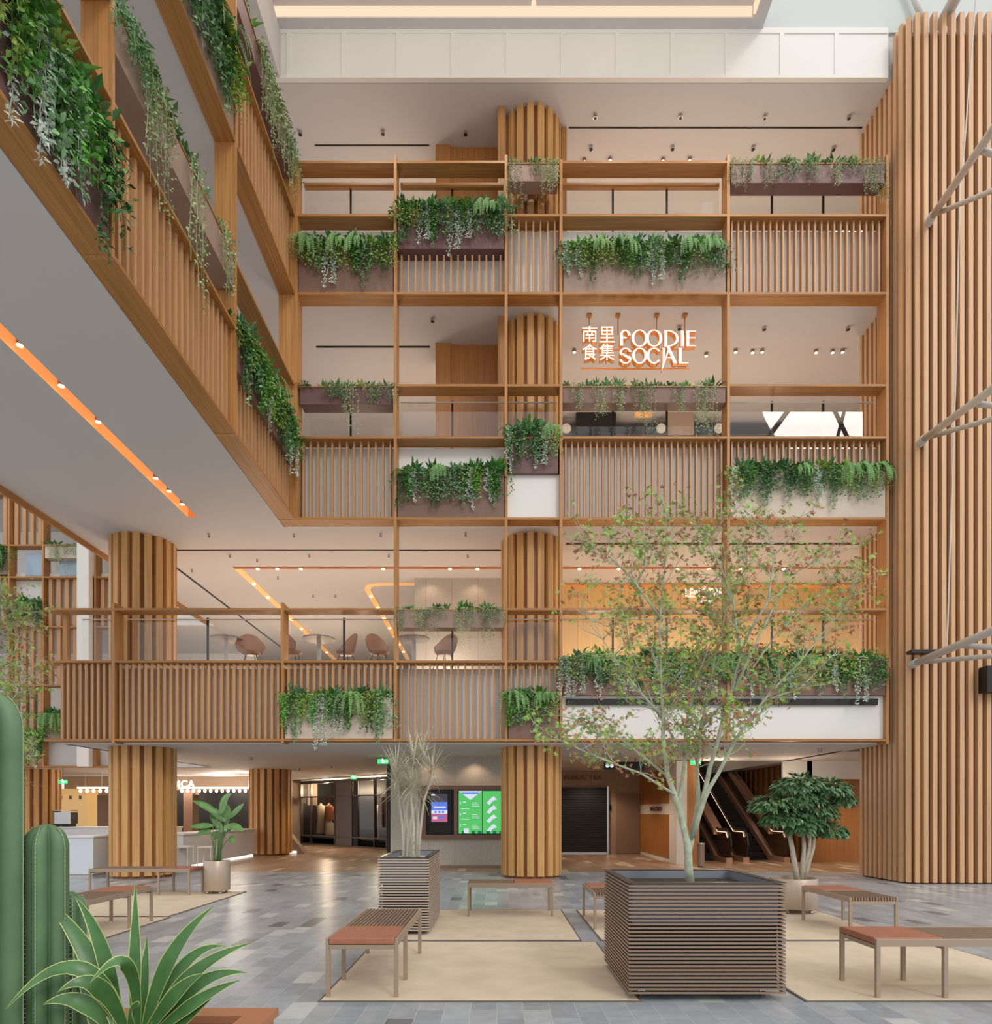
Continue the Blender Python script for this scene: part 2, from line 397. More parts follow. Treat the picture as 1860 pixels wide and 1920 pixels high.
sh += [(X3+.03, X5-.03, Z1B), (X3+.03, X5-.03, Z1R), (XA, XB-.03, Z1R), (XB+.03, XC-.03, Z1R), (XC+.03, X1-.03, Z1R), (X2+.03, X3-.03, Z1R)]
lattice('large brown timber grid of posts and shelves across the balconies facing us', posts, sh, (0, YF, 0))
# left wing: local x runs towards the back wall, fronts face the atrium
WY = [.9, 4.1, 7.43, 10.93, YF]
posts = [(y, Z2B-.03, Z3R+.6) for y in WY[:-1]]
sh = []
for a, b in zip(WY[:-1], WY[1:]):
    for zz in (Z2B, Z2S, Z3B, Z3S): sh.append((a+.03, b-.03+(.37 if b == YF else 0), zz))
    if b not in (WY[3], YF): sh.append((a+.03, b-.03, Z2R)); sh.append((a+.03, b-.03, Z3R))
sh.append((WY[3]+.03, YF-.03, Z2R)); posts.append((YF+.04, Z2B-.03, Z3R+.1))
lattice('receding brown timber grid on the left wing above', posts, sh, (XW, 0, 0), PI/2)
struct('trim_1', MB().box(XL-.06, XL, -3, 21.7, 7.6, 9.42), 'wood_y')
# corner cover of the wing
F2 = 21.7/1240
def gx(px): return (px-932)*F2
def gz(py): return 1.5+(1522-py)*F2
gp = [gx(-60), gx(-25), gx(16), gx(80), gx(178), gx(232)]
gs = [gz(v) for v in (1437, 1285, 1175, 1082, 1022, 925, 860)]
posts = [(x, gs[0]-.03, 14) for x in gp]
sh = [(a+.03, b-.03, z) for a, b in zip(gp[:-1], gp[1:]) for z in gs]
lattice('distant timber grid across the second atrium at far left', posts, sh, (0, 21.7, 0))
struct('wall_far_left', MB().box(-24, XL, 22.0, 22.1, 2.97, 4.62).box(-24, XL, 22, 22.1, 7.72, 9.42).box(-24, XL, 26, 26.2, 2.9, 17), 'white')
slab('ceiling_far_left', 7.72, 9.42, [(-24, XL, 22.1, 34)]); slab('ceiling_far_left_upper', 12.5, 14.1, [(-24, XL, 22.1, 34)])
tag(obj('white_pillar', MB().box(gx(153), gx(175), 21.45, 21.68, 2.97, 14), 'white'), 'white pillar standing against the distant timber grid beyond the left void', 'pillar')

# ------------------------------------------------------------------ slat screens in the grid
def screen(label, x0, x1, z0, z1, origin=(0, YF, 0), rz=0, pitch=.152, hw=.017, dep=.11, y0=.11, off=0):
    n = max(2, round((x1-x0)/pitch)); p = (x1-x0)/n; mb = MB()
    for k in range(n):
        x = x0+(k+.5)*p; mb.box(x-hw, x+hw, y0, y0+dep, z0, z1)
    o = obj('slat_screen', mb, 'fin', None, False, origin, rz)
    return tag(o, label, 'slat screen')
g = .045
screen('short upright slats under the maroon planter in the top row', X1+g, X2-g, Z3B, fz(470))
screen('narrow slat screen of the top row, just left of the long sunlit planter', X2+g, X3-g, Z3B, Z3S)
screen('wide slat screen at the right end of the top row', X4+g, X5-g, Z3B, Z3S, pitch=.138)
screen('slat screen at the left end of the middle row', X0+g, X1-g, Z2B, Z2S)
screen('wide slat screen of the middle row below the glowing sign', X3+g, X4-g, Z2B, Z2S, pitch=.135)
screen('slats behind the long beige planter at the right of the middle row', X4+g, X5-g, Z2B, Z2S, pitch=.138)
LP = dict(pitch=.136, hw=.028, y0=.08)
screen('slat screen at the far left end of the lowest balcony', fx(106), XB-g, Z1B, Z1S, **LP)
screen('widest slat screen of the lowest balcony over the left column', XB+g, XC-g, Z1B, Z1S, **LP)
screen('slats half hidden by the beige planter on the lowest balcony', XC+g, X1-g, Z1B, Z1S, **LP)
screen('slat screen of the lowest balcony above the pale spiky tree', X1+g, X2-g, Z1B, Z1S)
screen('narrow slats behind the dark brown planter of the lowest balcony', X2+g, X3-g, Z1B, Z1S, pitch=.14)
W = dict(origin=(XW, 0, 0), rz=PI/2, pitch=.17, hw=.03, y0=.1)
screen('slat screen in the middle bay of the left wing, lower band', WY[2]+g, WY[3]-g, Z2B, Z2S, **W)
screen('slat screen in the farthest bay of the left wing, lower band', WY[3]+g, WY[4]-g, Z2B, Z2S, **W)
screen('slat screen in the farthest bay of the left wing, upper band', WY[3]+g, WY[4]-g, Z3B, Z3S, **W)
FF = dict(origin=(0, 21.7, 0), pitch=.27, hw=.06)
for i, (a, b, c, d, s) in enumerate([(2, 3, 4, 5, 'upper tall'), (1, 2, 4, 5, 'upper left tall'), (2, 3, 1, 2, 'middle'), (3, 4, 2, 3, 'upper short'), (4, 5, 2, 3, 'rightmost'), (1, 2, 2, 3, 'leftmost'), (3, 4, 1, 2, 'middle right'), (2, 3, 0, 1, 'lowest')]):
    screen('%s slat screen of the distant grid at far left' % s, gp[a]+g, gp[b]-g, gs[c], gs[d], **FF)
for (i, a, b, c, d) in ((1, gp[2], gp[3], gs[3], gs[4]), (2, gp[3], gx(150), gs[3], gs[4]), (3, gp[2], gp[3], gs[0]+.1, gs[1])): tag(obj('window_panel', MB().box(a+.35, b-.1, 21.98, 22.0, c+.15, d-.15), 'window_blue'), ('bluish window in the upper middle cell of the distant grid', 'bluish window in the upper right cell of the distant grid', 'bluish window in the lowest cell of the distant grid')[i-1], 'window')
# white backs and the wooden return at the left end of the low balcony
struct('wall_balcony_end', MB().box(XL, XL+.1, YF+.36, 21.7, 2.97, 4.7), 'wood_v')
o = obj('air_vent', MB().box(fx(1062), fx(1649), YF+.05, YF+.2, fz(1321), fz(1309)), 'black'); tag(o, 'long black slot vent in the white panel under the widest planter', 'vent')
struct('wall_panel_low', MB().box(X3+.03, X5-.03, YF+.12, YF+.3, Z1B, fz(1303)), 'white')
struct('wall_panel_mid', MB().box(X2+.03, X3-.03, YF+.12, YF+.3, Z2B, fz(885)), 'white')

# ------------------------------------------------------------------ glass balustrades
def balustrade(label, x0, x1, z0, z1, mull, y=YF+.46, origin=(0, 0, 0), rz=0):
    t = thing('glass_balustrade', label, 'glass railing', (0, y, 0) if not rz else origin, rz)
    obj('glass_pane', MB().box(x0, x1, -.006, .006, z0, z1-.1), 'glass', t)
    if z0 > 13: obj('handrail', MB().box(x0, x1, -.03, .05, z1-.14, z1-.04), 'wood_h', t)
    else: obj('handrail', MB().box(x0, x1, -.015, .015, z1-.1, z1-.08), 'steel', t)
    for m in mull: obj('steel_post', MB().box(m-.02, m+.02, .02, .06, z0, z1-.04), 'dark', t)
def mids(a, b, n): return [a+(b-a)*(k+1)/(n+1) for k in range(n)]
for (a, b, n, s) in ((X0, X1, 1, 'leftmost'), (X1, X2, 1, 'second'), (X2, X3, 0, 'narrow'), (X3, X4, 2, 'fourth, wide'), (X4, X5, 2, 'rightmost')):
    balustrade('glass railing of the top balcony, %s bay' % s, a+.05, b-.05, Z3S-.05, Z3R, mids(a, b, n))
    balustrade('glass railing of the middle balcony, %s bay' % s, a+.05, b-.05, Z2S-.05, Z2R, mids(a, b, n))
for (a, b, n, s) in ((fx(125), XB, 0, 'leftmost'), (XB, XC, 1, 'widest'), (XC, X1, 1, 'café table'), (X1, X2, 1, 'stone wall'), (X2, X3, 0, 'column'), (X3, X4, 2, 'maple tree'), (X4, X5, 2, 'rightmost')):
    balustrade('glass railing of the lowest balcony in the %s bay' % s if s not in ('rightmost',) else 'glass railing of the lowest balcony at its right end', a+.05, b-.05, Z1S-.05, Z1R, mids(a, b, n))
tag(obj('end_post', MB().box(fx(103), fx(103)+.1, YF+.25, YF+.35, Z1S, Z1R), 'wood_v'), 'slim wooden end post at the left end of the lowest balcony', 'post')

# ------------------------------------------------------------------ slatted columns
def column(label, cx, cy, z0, z1, r=.7, n=18, a0=.1):
    t = thing('slatted_column', label, 'column', (cx, cy, z0))
    h = z1-z0; obj('column_core', MB().cyl(0, 0, 0, h, r-.09, 40), 'backing', t)
    mb = MB()
    for k in range(n):
        a = a0+2*PI*k/n; ca, sa = math.cos(a), math.sin(a); hw = .074
        P = [(ca*q-sa*e, sa*q+ca*e) for q, e in ((r-.1, -hw), (r-.005, -hw), (r, -hw+.01), (r, hw-.01), (r-.005, hw), (r-.1, hw))]
        mb.prism(P, .06 if z0 < .1 else 0, h)
    obj('column_slats', mb, 'column', t)
CX, CY = (996-932)*15.35/1240, 15.35
LX = (269-932)*15.35/1240
column('round slatted wood column in the middle at ground level', CX, CY, 0, 2.97)
column('round slatted wood column seen through the lowest balcony in the middle', CX, CY, 4.62, 7.72)
column('round slatted wood column left of the glowing sign', CX, CY, 9.42, 12.56)
column('round slatted wood column at the very top', CX, CY, 14.16, 17.24)
column('round slatted wood column at ground level behind the left benches', LX, CY, 0, 2.97)
column('round slatted wood column standing on the lowest balcony at left', LX, CY, 4.62, 7.72)
column('farther slatted column beside the white café counter', (504-932)*23/1240, 23.2, 0, 2.97, r=.72)
column('farther slatted column half hidden behind the tall cactus', (60-932)*23/1240, 23.2, 0, 2.97, r=.75)
def board(label, mb, m='orange'): tag(obj('wood_panel', mb, m), label, 'wood panel')
for (za, zb, s) in ((14.16, 17.24, 'top'), (9.42, 12.56, 'middle')):
    board('tall slim wooden board left of the %s column' % s, MB().box(.02, .19, 14.75, 15.0, za, zb), 'wood_v')
    board('flat orange wood partition left of the %s column' % s, MB().box(-1.1, .02, 15.66, 16.4, za, zb).box(-1.45, -1.1, 15.6, 16.4, za, zb))
board('slim wooden board right of the topmost column', MB().box(1.49, 1.6, 15.2, 15.5, 14.16, 17.24), 'wood_v')

# ------------------------------------------------------------------ inner walls
struct('wall_honey', MB().box(.9, 12.4, 18.0, 18.2, 4.62, 7.72), 'yellow')
mb = MB()
for k in range(15): mb.box(1.5+k*.7, 1.508+k*.7, 17.994, 18.0, 4.62, 7.5)
struct('trim_2', mb, 'orange')
struct('trim_3', MB().box(.9, 12.4, 17.97, 18.0, 7.60, 7.66), 'trough')
def stone(name, x0, x1, y, z0, z1, pw=.695, rows=()):
    mb = MB().box(x0, x1, y, y+.2, z0, z1); mb.cur = 1
    x = x0+.3
    while x < x1: mb.box(x, x+.012, y-.003, y, z0, z1); x += pw
    struct(name, mb, ['stone', 'taupe'])
stone('wall_stone_upper', -2.2, .9, 17.6, 4.62, 7.72)
stone('wall_stone', -2.85, 1.5, 17.7, 0, 2.97, pw=.705)
struct('baseboard_stone', MB().box(-2.9, 1.55, 17.66, 17.7, 0, .07), 'bronze')
struct('wall_side_cover', MB().box(-2.2, 1.3, 17.9, 30, 0, 2.97), 'taupe')
# dark restaurant front on the middle balcony
struct('wall_restaurant', MB().box(1.0, 12.4, 18.4, 18.6, 9.42, 12.0), mat('restaurant_wall', (88, 62, 48), .6, var=.3, scale=1.5))
struct('wall_restaurant_left', MB().box(-9.3, -1.6, 22, 22.2, 9.42, 12.56), 'ceiling_warm')

# slot diffusers and lamps on the ceilings
def slot(label, x0, x1, y, z, w=.05): tag(obj('slot_diffuser', MB().box(x0, x1, y, y+w, z-.012, z+.01), 'dark'), label, 'air slot')
slot('thin dark slot across the ceiling of the lowest balcony, left half', -9.0, .1, 15.7, 7.72)
slot('thin dark slot across the ceiling of the lowest balcony, right half', 1.6, 8.4, 15.3, 7.72, .09)
slot('thin dark slot in the ceiling of the middle balcony', -4.3, -1.6, 15.7, 12.56)
slot('thin dark slot in the ceiling of the top balcony at left', -4.3, -1.6, 15.6, 17.24, .03)
slot('thin dark slot in the ceiling of the top balcony at right', 1.65, 8.4, 15.2, 17.24, .03)
tag(obj('slot_diffuser', MB().box(-8.2, -8.14, 16, 26, 7.71, 7.73), 'dark'), 'dark slot running away along the low balcony ceiling at left', 'air slot')
M_['trough_dim'] = mat('trough_lining_dim', (178, 98, 44), .5, emit=(255, 150, 70), es=.06)  # same lining, less lamp light put into colour and glow
def strip(label, pts, w, zc, lamps=(), m='trough_lit'):
    t = thing('lamp_trough', label, 'ceiling light', (0, 0, zc))
    mb = MB()
    for (a, b) in zip(pts[:-1], pts[1:]):
        a = Vector((*a, 0)); b = Vector((*b, 0)); d = (b-a).normalized(); n = Vector((-d.y, d.x, 0))*w/2
        for zz, q in ((-.02, 0),):
            P = [a-n, b-n, b+n, a+n]; c = (P[1]-P[0]).cross(P[2]-P[1]).z
            if c < 0: P.reverse()
            mb.prism([(p.x, p.y) for p in P], -.02, .0)
    obj('trough_lining', mb, m, t)
    for (x, y) in lamps: obj('lamp_lens', MB().cyl(x, y, -.05, -.02, .04, 10), 'glow', t)
hx = [x for x in (-6.1, -5.6, -5.0, -2.9, -1.2, -.5, 2.1, 3.1, 4.6, 5.4, 6.2, 7.3)]
strip('glowing orange lamp strip across the ceiling of the lowest balcony', [(-6.7, 16.85), (12, 16.85)], .10, 7.72, [(x, 16.85) for x in hx], 'trough_dim')
strip('glowing lamp strip running away along the low balcony ceiling', [(-6.62, 16.9), (-6.62, 27)], .17, 7.72, [(-6.62, 18+k*1.1) for k in range(8)])
strip('second glowing lamp strip with a rounded corner near the stone wall', [(-1.9, 18.05), (-3.2, 18.05), (-3.5, 18.15), (-3.62, 18.45), (-3.62, 27)], .16, 7.72, [(-3.62, 19+k*1.1) for k in range(7)])
def lampdot(px, py, zc, grp, label, glow=False, r=.045):
    Y = (zc-1.5)*1240/(1522-py); x = (px-932)*Y/1240
    t = thing('ceiling_spot', label, 'ceiling spot', (x, Y, zc), 0, grp)
    hs = obj('housing', MB().cyl(0, 0, -.07, 0, r, 12), 'chrome' if not glow else 'bronze', t)
    obj('lamp_lens', MB().cyl(0, 0, -.075, -.07, r*.8, 12), 'glow' if glow else 'dark', hs)
for p in ((563, 247), (718, 246), (873, 247), (1116, 216), (1276, 216), (1434, 217), (1592, 217)): lampdot(*p, 17.24, 'ceiling spots of the top balcony, front row', 'small round spot in the front row of the top ceiling')
for p in ((1108, 275), (1261, 275), (1412, 275), (1563, 276)): lampdot(*p, 17.24, 'ceiling spots of the top balcony, rear row', 'small round spot in the rear row of the top ceiling')
for p in ((1096, 298), (1144, 296), (1243, 297), (1293, 296)): lampdot(*p, 17.24, 'lit spots over the top rail', 'small lit spot just above the top rail', True)
for p in ((811, 597), (1274, 612), (1433, 613), (1590, 613)): lampdot(*p, 12.56, 'ceiling spots of the middle balcony', 'small round spot in the middle balcony ceiling')
for p in ((1077, 655), (1379, 655), (1411, 656), (1429, 655), (1530, 656), (1561, 656), (1580, 655), (1324, 662)): lampdot(*p, 12.56, 'spots beside the glowing sign', 'small spot in the ceiling right beside the glowing sign', True)
for p in ((392, 1001), (551, 1001), (714, 1000), (873, 999), (431, 1039), (580, 1039), (729, 1039), (877, 1040), (482, 1048), (360, 1067), (521, 1081), (587, 1115), (629, 1115)): lampdot(*p, 7.72, 'sprinklers in the low balcony ceiling', 'tiny sprinkler head in the ceiling of the lowest balcony', False, .025)
for p in ((470, 1420), (560, 1440), (620, 1436), (1134, 1403), (1537, 1403), (1165, 1412)): lampdot(*p, 2.97, 'fittings in the ground floor ceiling', 'small round fitting in the ground floor ceiling', False, .05)

# lights of the interiors: added fill points hidden behind the parapets for the ceilings, downlights at ground level
for (z, e, xs) in ((4.95, 50, (-8.6, -6.2, -3.8, -1.3, 2.6, 5.0, 7.4, 10.2)), (9.75, 56, (-3.4, -1.2, 2.4, 4.6, 6.8, 9.8)), (14.5, 58, (-3.4, -1.2, 2.4, 4.6, 6.8, 9.8))):
    for x in xs:
        point('ceiling_fill', (x, 16.9, z), e, (1, .77, .56), .3)
for x in (-8.2, -6, -4.4): point('ceiling_fill', (x, 22, 4.95), 66, (1, .77, .56), .3)
for (x, y) in ((-14, 24.5), (-11, 24), (-8, 26), (-5.5, 23), (-2.2, 21), (3.4, 19.5), (3.2, 22.5), (6.9, 17.5), (10.3, 18), (-12, 19.5), (-6.5, 19), (-13, 26.9)):
    spot('down_light', (x, y, 2.9), 110, (1, .76, .54), 130)
for (x, y, z) in ((-13.5, 25.5, 2.5), (-11, 26, 2.5), (-9.6, 24.6, 2.5), (-10.5, 19, 2.5)): point('cafe_fill', (x, y, z), 55, (1, .86, .7), .15)  # added fill to brighten the café, apart from its light bars
for x in (-1.8, -.6, .6): spot('down_light', (x, 17.4, 2.93), 14, (1, .7, .45), 130); spot('down_light', (x, 17.35, 7.68), 6, (1, .7, .45), 130)
for x in (-3.6, -1.6, .4, 2.4, 4.4): point('band_fill', (x, 12.6, 17.7), 14, (1, .86, .72), .4)  # added fill brightening the white band, in place of cove light
for x in (-3, 0, 3, 6): spot('front_light', (x, 12.4, 18.1), 300, (1, .86, .72), 100)

# ------------------------------------------------------------------ plants for the planters
def fern_mesh(seed, n=15, L=.34, up=.8, m='fern'):
    r = random.Random(seed); mb = MB()
    for k in range(n):
        a = 2*PI*k/n+r.uniform(-.25, .25); l = L*r.uniform(.7, 1.15); u = up*r.uniform(.4, 1.2)
        p = Vector((0, 0, 0)); d = Vector((math.cos(a), math.sin(a), u)).normalized(); side = Vector((-math.sin(a), math.cos(a), 0))
        N = 13; st = l/N
        for i in range(N):
            q = p+d*st; w = .075*math.sin(PI*(i+1.2)/(N+1.2))**.7*(L/.34)
            for sg in (-1, 1):
                mb.leaf(q, side*sg+d*.45, d.cross(side), w, .02*(L/.34), .05)
            p = q; d = (d+Vector((0, 0, -.16))).normalized()
    return mb.mesh('fern', m)
def bush_mesh(seed, n=46, rad=.17, L=.11, m='bush'):
    r = random.Random(seed); mb = MB()
    for k in range(n):
        a = r.uniform(0, 2*PI); e = r.uniform(-.35, 1.2); rr = rad*r.uniform(.3, 1)
        p = Vector((math.cos(a)*math.cos(e), math.sin(a)*math.cos(e), math.sin(e)))*rr
        d = (p.normalized()+Vector((r.uniform(-.5, .5), r.uniform(-.5, .5), r.uniform(-.4, .5)))).normalized()
        mb.leaf(p, d, (r.uniform(-.3, .3), r.uniform(-.3, .3), 1), L*r.uniform(.6, 1.25), L*.5, .2)
    mb.tube([(0, 0, -.08), (0, 0, rad*.7)], .008, 5)
    return mb.mesh('leafy_plant', m)
def broad_mesh(seed, n=15, L=.27, m='bush'):
    r = random.Random(seed); mb = MB()
    for k in range(n):
        a = 2*PI*k/n*2.4+r.uniform(-.3, .3); u = r.uniform(.3, 1.8)
        d = Vector((math.cos(a), math.sin(a), u)).normalized(); l = L*r.uniform(.7, 1.1)
        p = d*.03; mb.leaf(p, d, (0, 0, 1), l, l*.28, .18)
    return mb.mesh('broad_leaf_plant', m)
def strand_mesh(seed, L, leaf=.045, den=70, spread=.03, nst=3, m='ivy', out=.06):
    r = random.Random(seed); mb = MB()
    for s in range(nst):
        l = L*r.uniform(.55, 1) if s else L; x = r.uniform(-spread, spread)*1.6; y = -r.uniform(.3, 1)*out
        pts = [Vector((x*.3, .05, .03)), Vector((x, y*.6, .03)), Vector((x, y, -.04))]; z = -.04
        while z > -l:
            z -= .06; x += r.uniform(-.018, .018); y += r.uniform(-.006, .006); pts.append(Vector((x, y, z)))
        mb.tube(pts, .0025, 3, False)
        n = int(den*l)
        for k in range(n):
            t = r.uniform(0, 1)**.85*(len(pts)-1); i = min(int(t), len(pts)-2); p = pts[i].lerp(pts[i+1], t-i)
            a = r.uniform(0, 2*PI); d = Vector((math.cos(a), math.sin(a)*.8-.25, r.uniform(-.9, .35)))
            q = p+Vector((r.uniform(-1, 1), r.uniform(-1, .4), 0))*spread*.5
            mb.leaf(q, d, (r.uniform(-1, 1), -1, .5), leaf*r.uniform(.6, 1.2), leaf*.62, .15)
    return mb.mesh('trailing_plant', m)
def plume_mesh(seed, L=.6):
    r = random.Random(seed); mb = MB()
    for s in range(9):
        a = r.uniform(PI*1.1, PI*1.9); l = L*r.uniform(.6, 1); p = Vector((r.uniform(-.04, .04), 0, .04)); d = Vector((math.cos(a)*.5, math.sin(a)*.6, .5))
        N = 16; path = [tuple(p)]
        for i in range(N):
            q = p+d*(l/N); side = Vector((1, .3, 0)); w = .03*math.sin(PI*(i+1.5)/(N+1.5))
            for sg in (-1, 1): mb.leaf(q, side*sg+Vector((0, 0, -.9)), (0, -1, 0), w*1.6, .011, .02)
            p = q; d = (d+Vector((0, 0, -.28))).normalized(); path.append(tuple(p))
        mb.tube(path, .0025, 3, False)
    mb.tube([(-.04, 0, .04), (.04, 0, .04)], .006, 4)
    return mb.mesh('plume_fern', 'feather')
FERN = [fern_mesh(1), fern_mesh(2, 17, .32, 1.3), fern_mesh(3, 15, .32, .7, 'lime'), fern_mesh(4, 19, .29, 1.0, 'bush')]
BUSH = [bush_mesh(5, 70), bush_mesh(6, 84, .19, .10), bush_mesh(7, 80, .18, .09, 'lime'), bush_mesh(8, 70, .17, .12, 'ivy'), bush_mesh(9, 78, .17, .12, 'fern')]
BROAD = [broad_mesh(10), broad_mesh(11, 17, .24, 'ivy'), broad_mesh(12, 13, .28, 'fern')]
IVY = [strand_mesh(20, .62, m='bush', den=90), strand_mesh(21, .75, den=90)]
CASC = [strand_mesh(22, .42, .05, 75, .12, 7, 'bush', .08), strand_mesh(23, .46, .05, 80, .12, 8, 'fern', .08), strand_mesh(24, .38, .045, 90, .13, 8, 'lime', .08), strand_mesh(25, .44, .05, 80, .12, 8, 'ivy', .08)]
SILV = [strand_mesh(30, .6, .042, 150, .05, 4, 'silver'), strand_mesh(31, .74, .04, 140, .045, 4, 'silver')]
PLUME = [plume_mesh(40, .6), plume_mesh(41, .75)]
VINE = [strand_mesh(50, .5, .036, 75, .09, 7, 'vine', .1), strand_mesh(51, .75, .036, 75, .09, 6, 'vine', .1), strand_mesh(52, .95, .036, 70, .09, 6, 'vine', .1), strand_mesh(53, .4, .04, 85, .12, 8, 'ivy', .1)]
NK = {'fern': 'fern', 'bush': 'leafy_plant', 'broad': 'broad_leaf_plant', 'ivy': 'ivy', 'casc': 'hanging_bush', 'silver': 'silver_trailing_plant', 'plume': 'plume_fern', 'vine': 'vine'}
LK = {'fern': 'fern', 'bush': 'bushy plant', 'broad': 'broadleaf plant', 'ivy': 'ivy strand', 'casc': 'leafy cascade', 'silver': 'silvery trailing plant', 'plume': 'hanging plume fern', 'vine': 'trailing vine'}
CK = {'fern': 'fern', 'bush': 'plant', 'broad': 'plant', 'ivy': 'ivy', 'casc': 'hanging plant', 'silver': 'trailing plant', 'plume': 'fern', 'vine': 'vine'}
TONE = {'fern': 'green', 'bush': 'dark green', 'lime': 'lime', 'ivy': 'grey-green', 'silver': 'pale', 'feather': 'green', 'vine': 'pale'}
def plant(kind, me, M0, p, rz, s, where, fr=None):
    o = bpy.data.objects.new(NK[kind], me); COL.objects.link(o)
    o.matrix_world = M0 @ Matrix.Translation(p) @ Matrix.Rotation(rz, 4, 'Z') @ Matrix.Diagonal((*(s if isinstance(s, tuple) else (s, s, s)), 1))
    mk = [k for k, v in M_.items() if v == me.materials[0]][0]
    spot_ = ('left end', 'left part', 'middle', 'right part', 'right end')[min(4, int(max(0, fr)*5))] if fr is not None else 'middle'
    tag(o, '%s %s at the %s of %s' % (TONE[mk], LK[kind], spot_, where), CK[kind], '%ss in %s' % (LK[kind], where))
def planter(where, x0, x1, z0, z1, m, style, origin=(0, YF, 0), rz=0, dep=.30, y0=.02, s=1.0, drop=1.0, step=.15, grow=None):
    """planter box with its own plants; where = how the box is told apart"""
    r = random.Random(len(where)*7+int(x0*31))
    t = thing('planter_box', '%s filled with plants' % where.replace('the ', '', 1), 'planter', origin, rz)
    w = .02; mb = MB()
    mb.box(x0, x1, y0, y0+w, z0, z1).box(x0, x1, y0+dep-w, y0+dep, z0, z1).box(x0, x0+w, y0+w, y0+dep-w, z0, z1).box(x1-w, x1, y0+w, y0+dep-w, z0, z1).box(x0+w, x1-w, y0+w, y0+dep-w, z0, z0+w)
    obj('box', mb, m, t)
    obj('soil', MB().box(x0+w, x1-w, y0+w, y0+dep-w, z1-.08, z1-.03), 'soil', t)
    if style == 'vine': obj('rim', MB().box(x0-.02, x1+.02, y0-.015, y0+.02, z1-.005, z1+.02), 'wood_h', t)
    M0 = Matrix.Translation(origin) @ Matrix.Rotation(rz, 4, 'Z')
    x = x0+.08; k = 0
    def q(): return (x-x0)/(x1-x0)
    while x < x1-.05:
        yy = y0+dep*r.uniform(.25, .7); a = r.uniform(0, 6.28)
        if style == 'lush':
            c = r.choices(['fern', 'bush', 'broad'], [6, 3, 3])[0]
            me = r.choice({'fern': FERN, 'bush': BUSH, 'broad': BROAD}[c])
            plant(c, me, M0, (x, yy, z1+.04), a, s*r.uniform(1.0, 1.35), where, q())
            if k % 2: plant('bush', r.choice(BUSH), M0, (x+.08*s, y0+.04, z1-.02), a, s*r.uniform(1.0, 1.3), where, q())
            plant('casc', r.choice(CASC), M0, (x+.04, y0+.0, z1+.03), r.uniform(-.2, .2), (s*1.2, s*1.3, s*drop*r.uniform(.95, 1.5)), where, q())
            if k % 3 < 2:
                c = r.choices(['ivy', 'silver', 'plume'], [4, 3, 2])[0]
                me = r.choice({'ivy': IVY, 'silver': SILV, 'plume': PLUME}[c])
                plant(c, me, M0, (x+r.uniform(-.08, .08), y0-.03, z1+.02), r.uniform(-.2, .2), (s*1.15, s*1.15, s*drop*r.uniform(.95, 1.35)), where, q())
            x += .19*s*r.uniform(.85, 1.2)
        else:
            c = r.choices(['fern', 'bush', 'broad'], [3, 3, 4])[0]
            me = r.choice({'fern': FERN, 'bush': BUSH, 'broad': BROAD}[c])
            if r.random() < .9: plant(c, me, M0, (x, yy, z1+.03), a, s*r.uniform(.6, 1.0), where, q())
            if r.random() < .7: plant('vine', r.choice(VINE), M0, (x, y0, z1+.04), r.uniform(-.2, .2), (s, s, s*drop*r.uniform(.6, 1.15)), where, q())
            x += .2*s*r.uniform(.7, 1.3)
        k += 1
G = .05
planter('the top left brown planter', X0+G, X1-G, Z3B+.03, fz(458), 'box_brown', 'lush')
planter('the raised maroon top planter', X1+G, X2-G, fz(465), fz(392), 'box_dark', 'lush')
planter('the small taupe top rail planter', X2+.06, X3-.06, fz(338), fz(306), 'box_mid', 'vine')
planter('the taupe planter above the sign', X3+G, X4-G, Z3B+.03, fz(462), 'box_mid', 'lush')
planter('the top right maroon rail planter', X4+.06, X5-.06, fz(341), fz(306), 'box_dark', 'vine')
planter('the middle left rail planter', X0+.09, X1-.09, fz(757), fz(725), 'box_dark', 'vine')
planter('the brown middle row planter', X1+G, X2-G, Z2B+.03, fz(885), 'box_brown', 'lush')
planter('the small maroon middle planter', X2+.06, X3-.06, fz(886), fz(808), 'box_dark', 'lush', drop=1.1)
planter('the rail planter under the sign', X3+.04, X4-.06, fz(754), fz(725), 'box_brown', 'vine', drop=1.35)
planter('the long beige right planter', X4+G, X5-.04, Z2B+.03, fz(882), 'box_pale', 'lush')
planter('the beige planter above the boutique', XC+G, X1-G, Z1B+.03, fz(1308), 'box_pale', 'lush', drop=1.15)
planter('the taupe rail planter by the stone', X1+.04, X2-.06, fz(1176), fz(1144), 'box_mid', 'vine', drop=.9)
planter('the brown planter above the column', X2+G, X3-G, Z1B+.03, fz(1305), 'box_brown', 'lush')
planter('the widest planter behind the maple', X3+G, X5-.04, fz(1303), fz(1238), 'box_brown', 'lush')
WO = dict(origin=(XW, 0, 0), rz=PI/2)
planter('the nearest left wing planter', WY[1]+.1, WY[2]-.06, Z2B+.03, Z2B+1.05, 'box_dark', 'lush', s=1.45, drop=1.15, **WO)
planter('the lower wing vine planter', WY[2]+.06, WY[3]-.06, Z2R-.50, Z2R+.02, 'box_mid', 'vine', drop=1.2, s=1.4, **WO)
planter('the farthest left wing planter', WY[3]+.05, WY[4]-.1, 8.85, 9.6, 'box_brown', 'lush', s=1.25, **WO)
planter('the upper wing planter', WY[2]+.06, WY[3]-.06, Z3B+.03, Z3B+1.0, 'box_mid', 'lush', s=1.4, **WO)
planter('the topmost left wing vine planter', WY[3]+.06, WY[4]-.1, Z3R-.45, Z3R+.02, 'box_dark', 'vine', drop=1.2, s=1.4, **WO)
FO = dict(origin=(0, 21.7, 0))
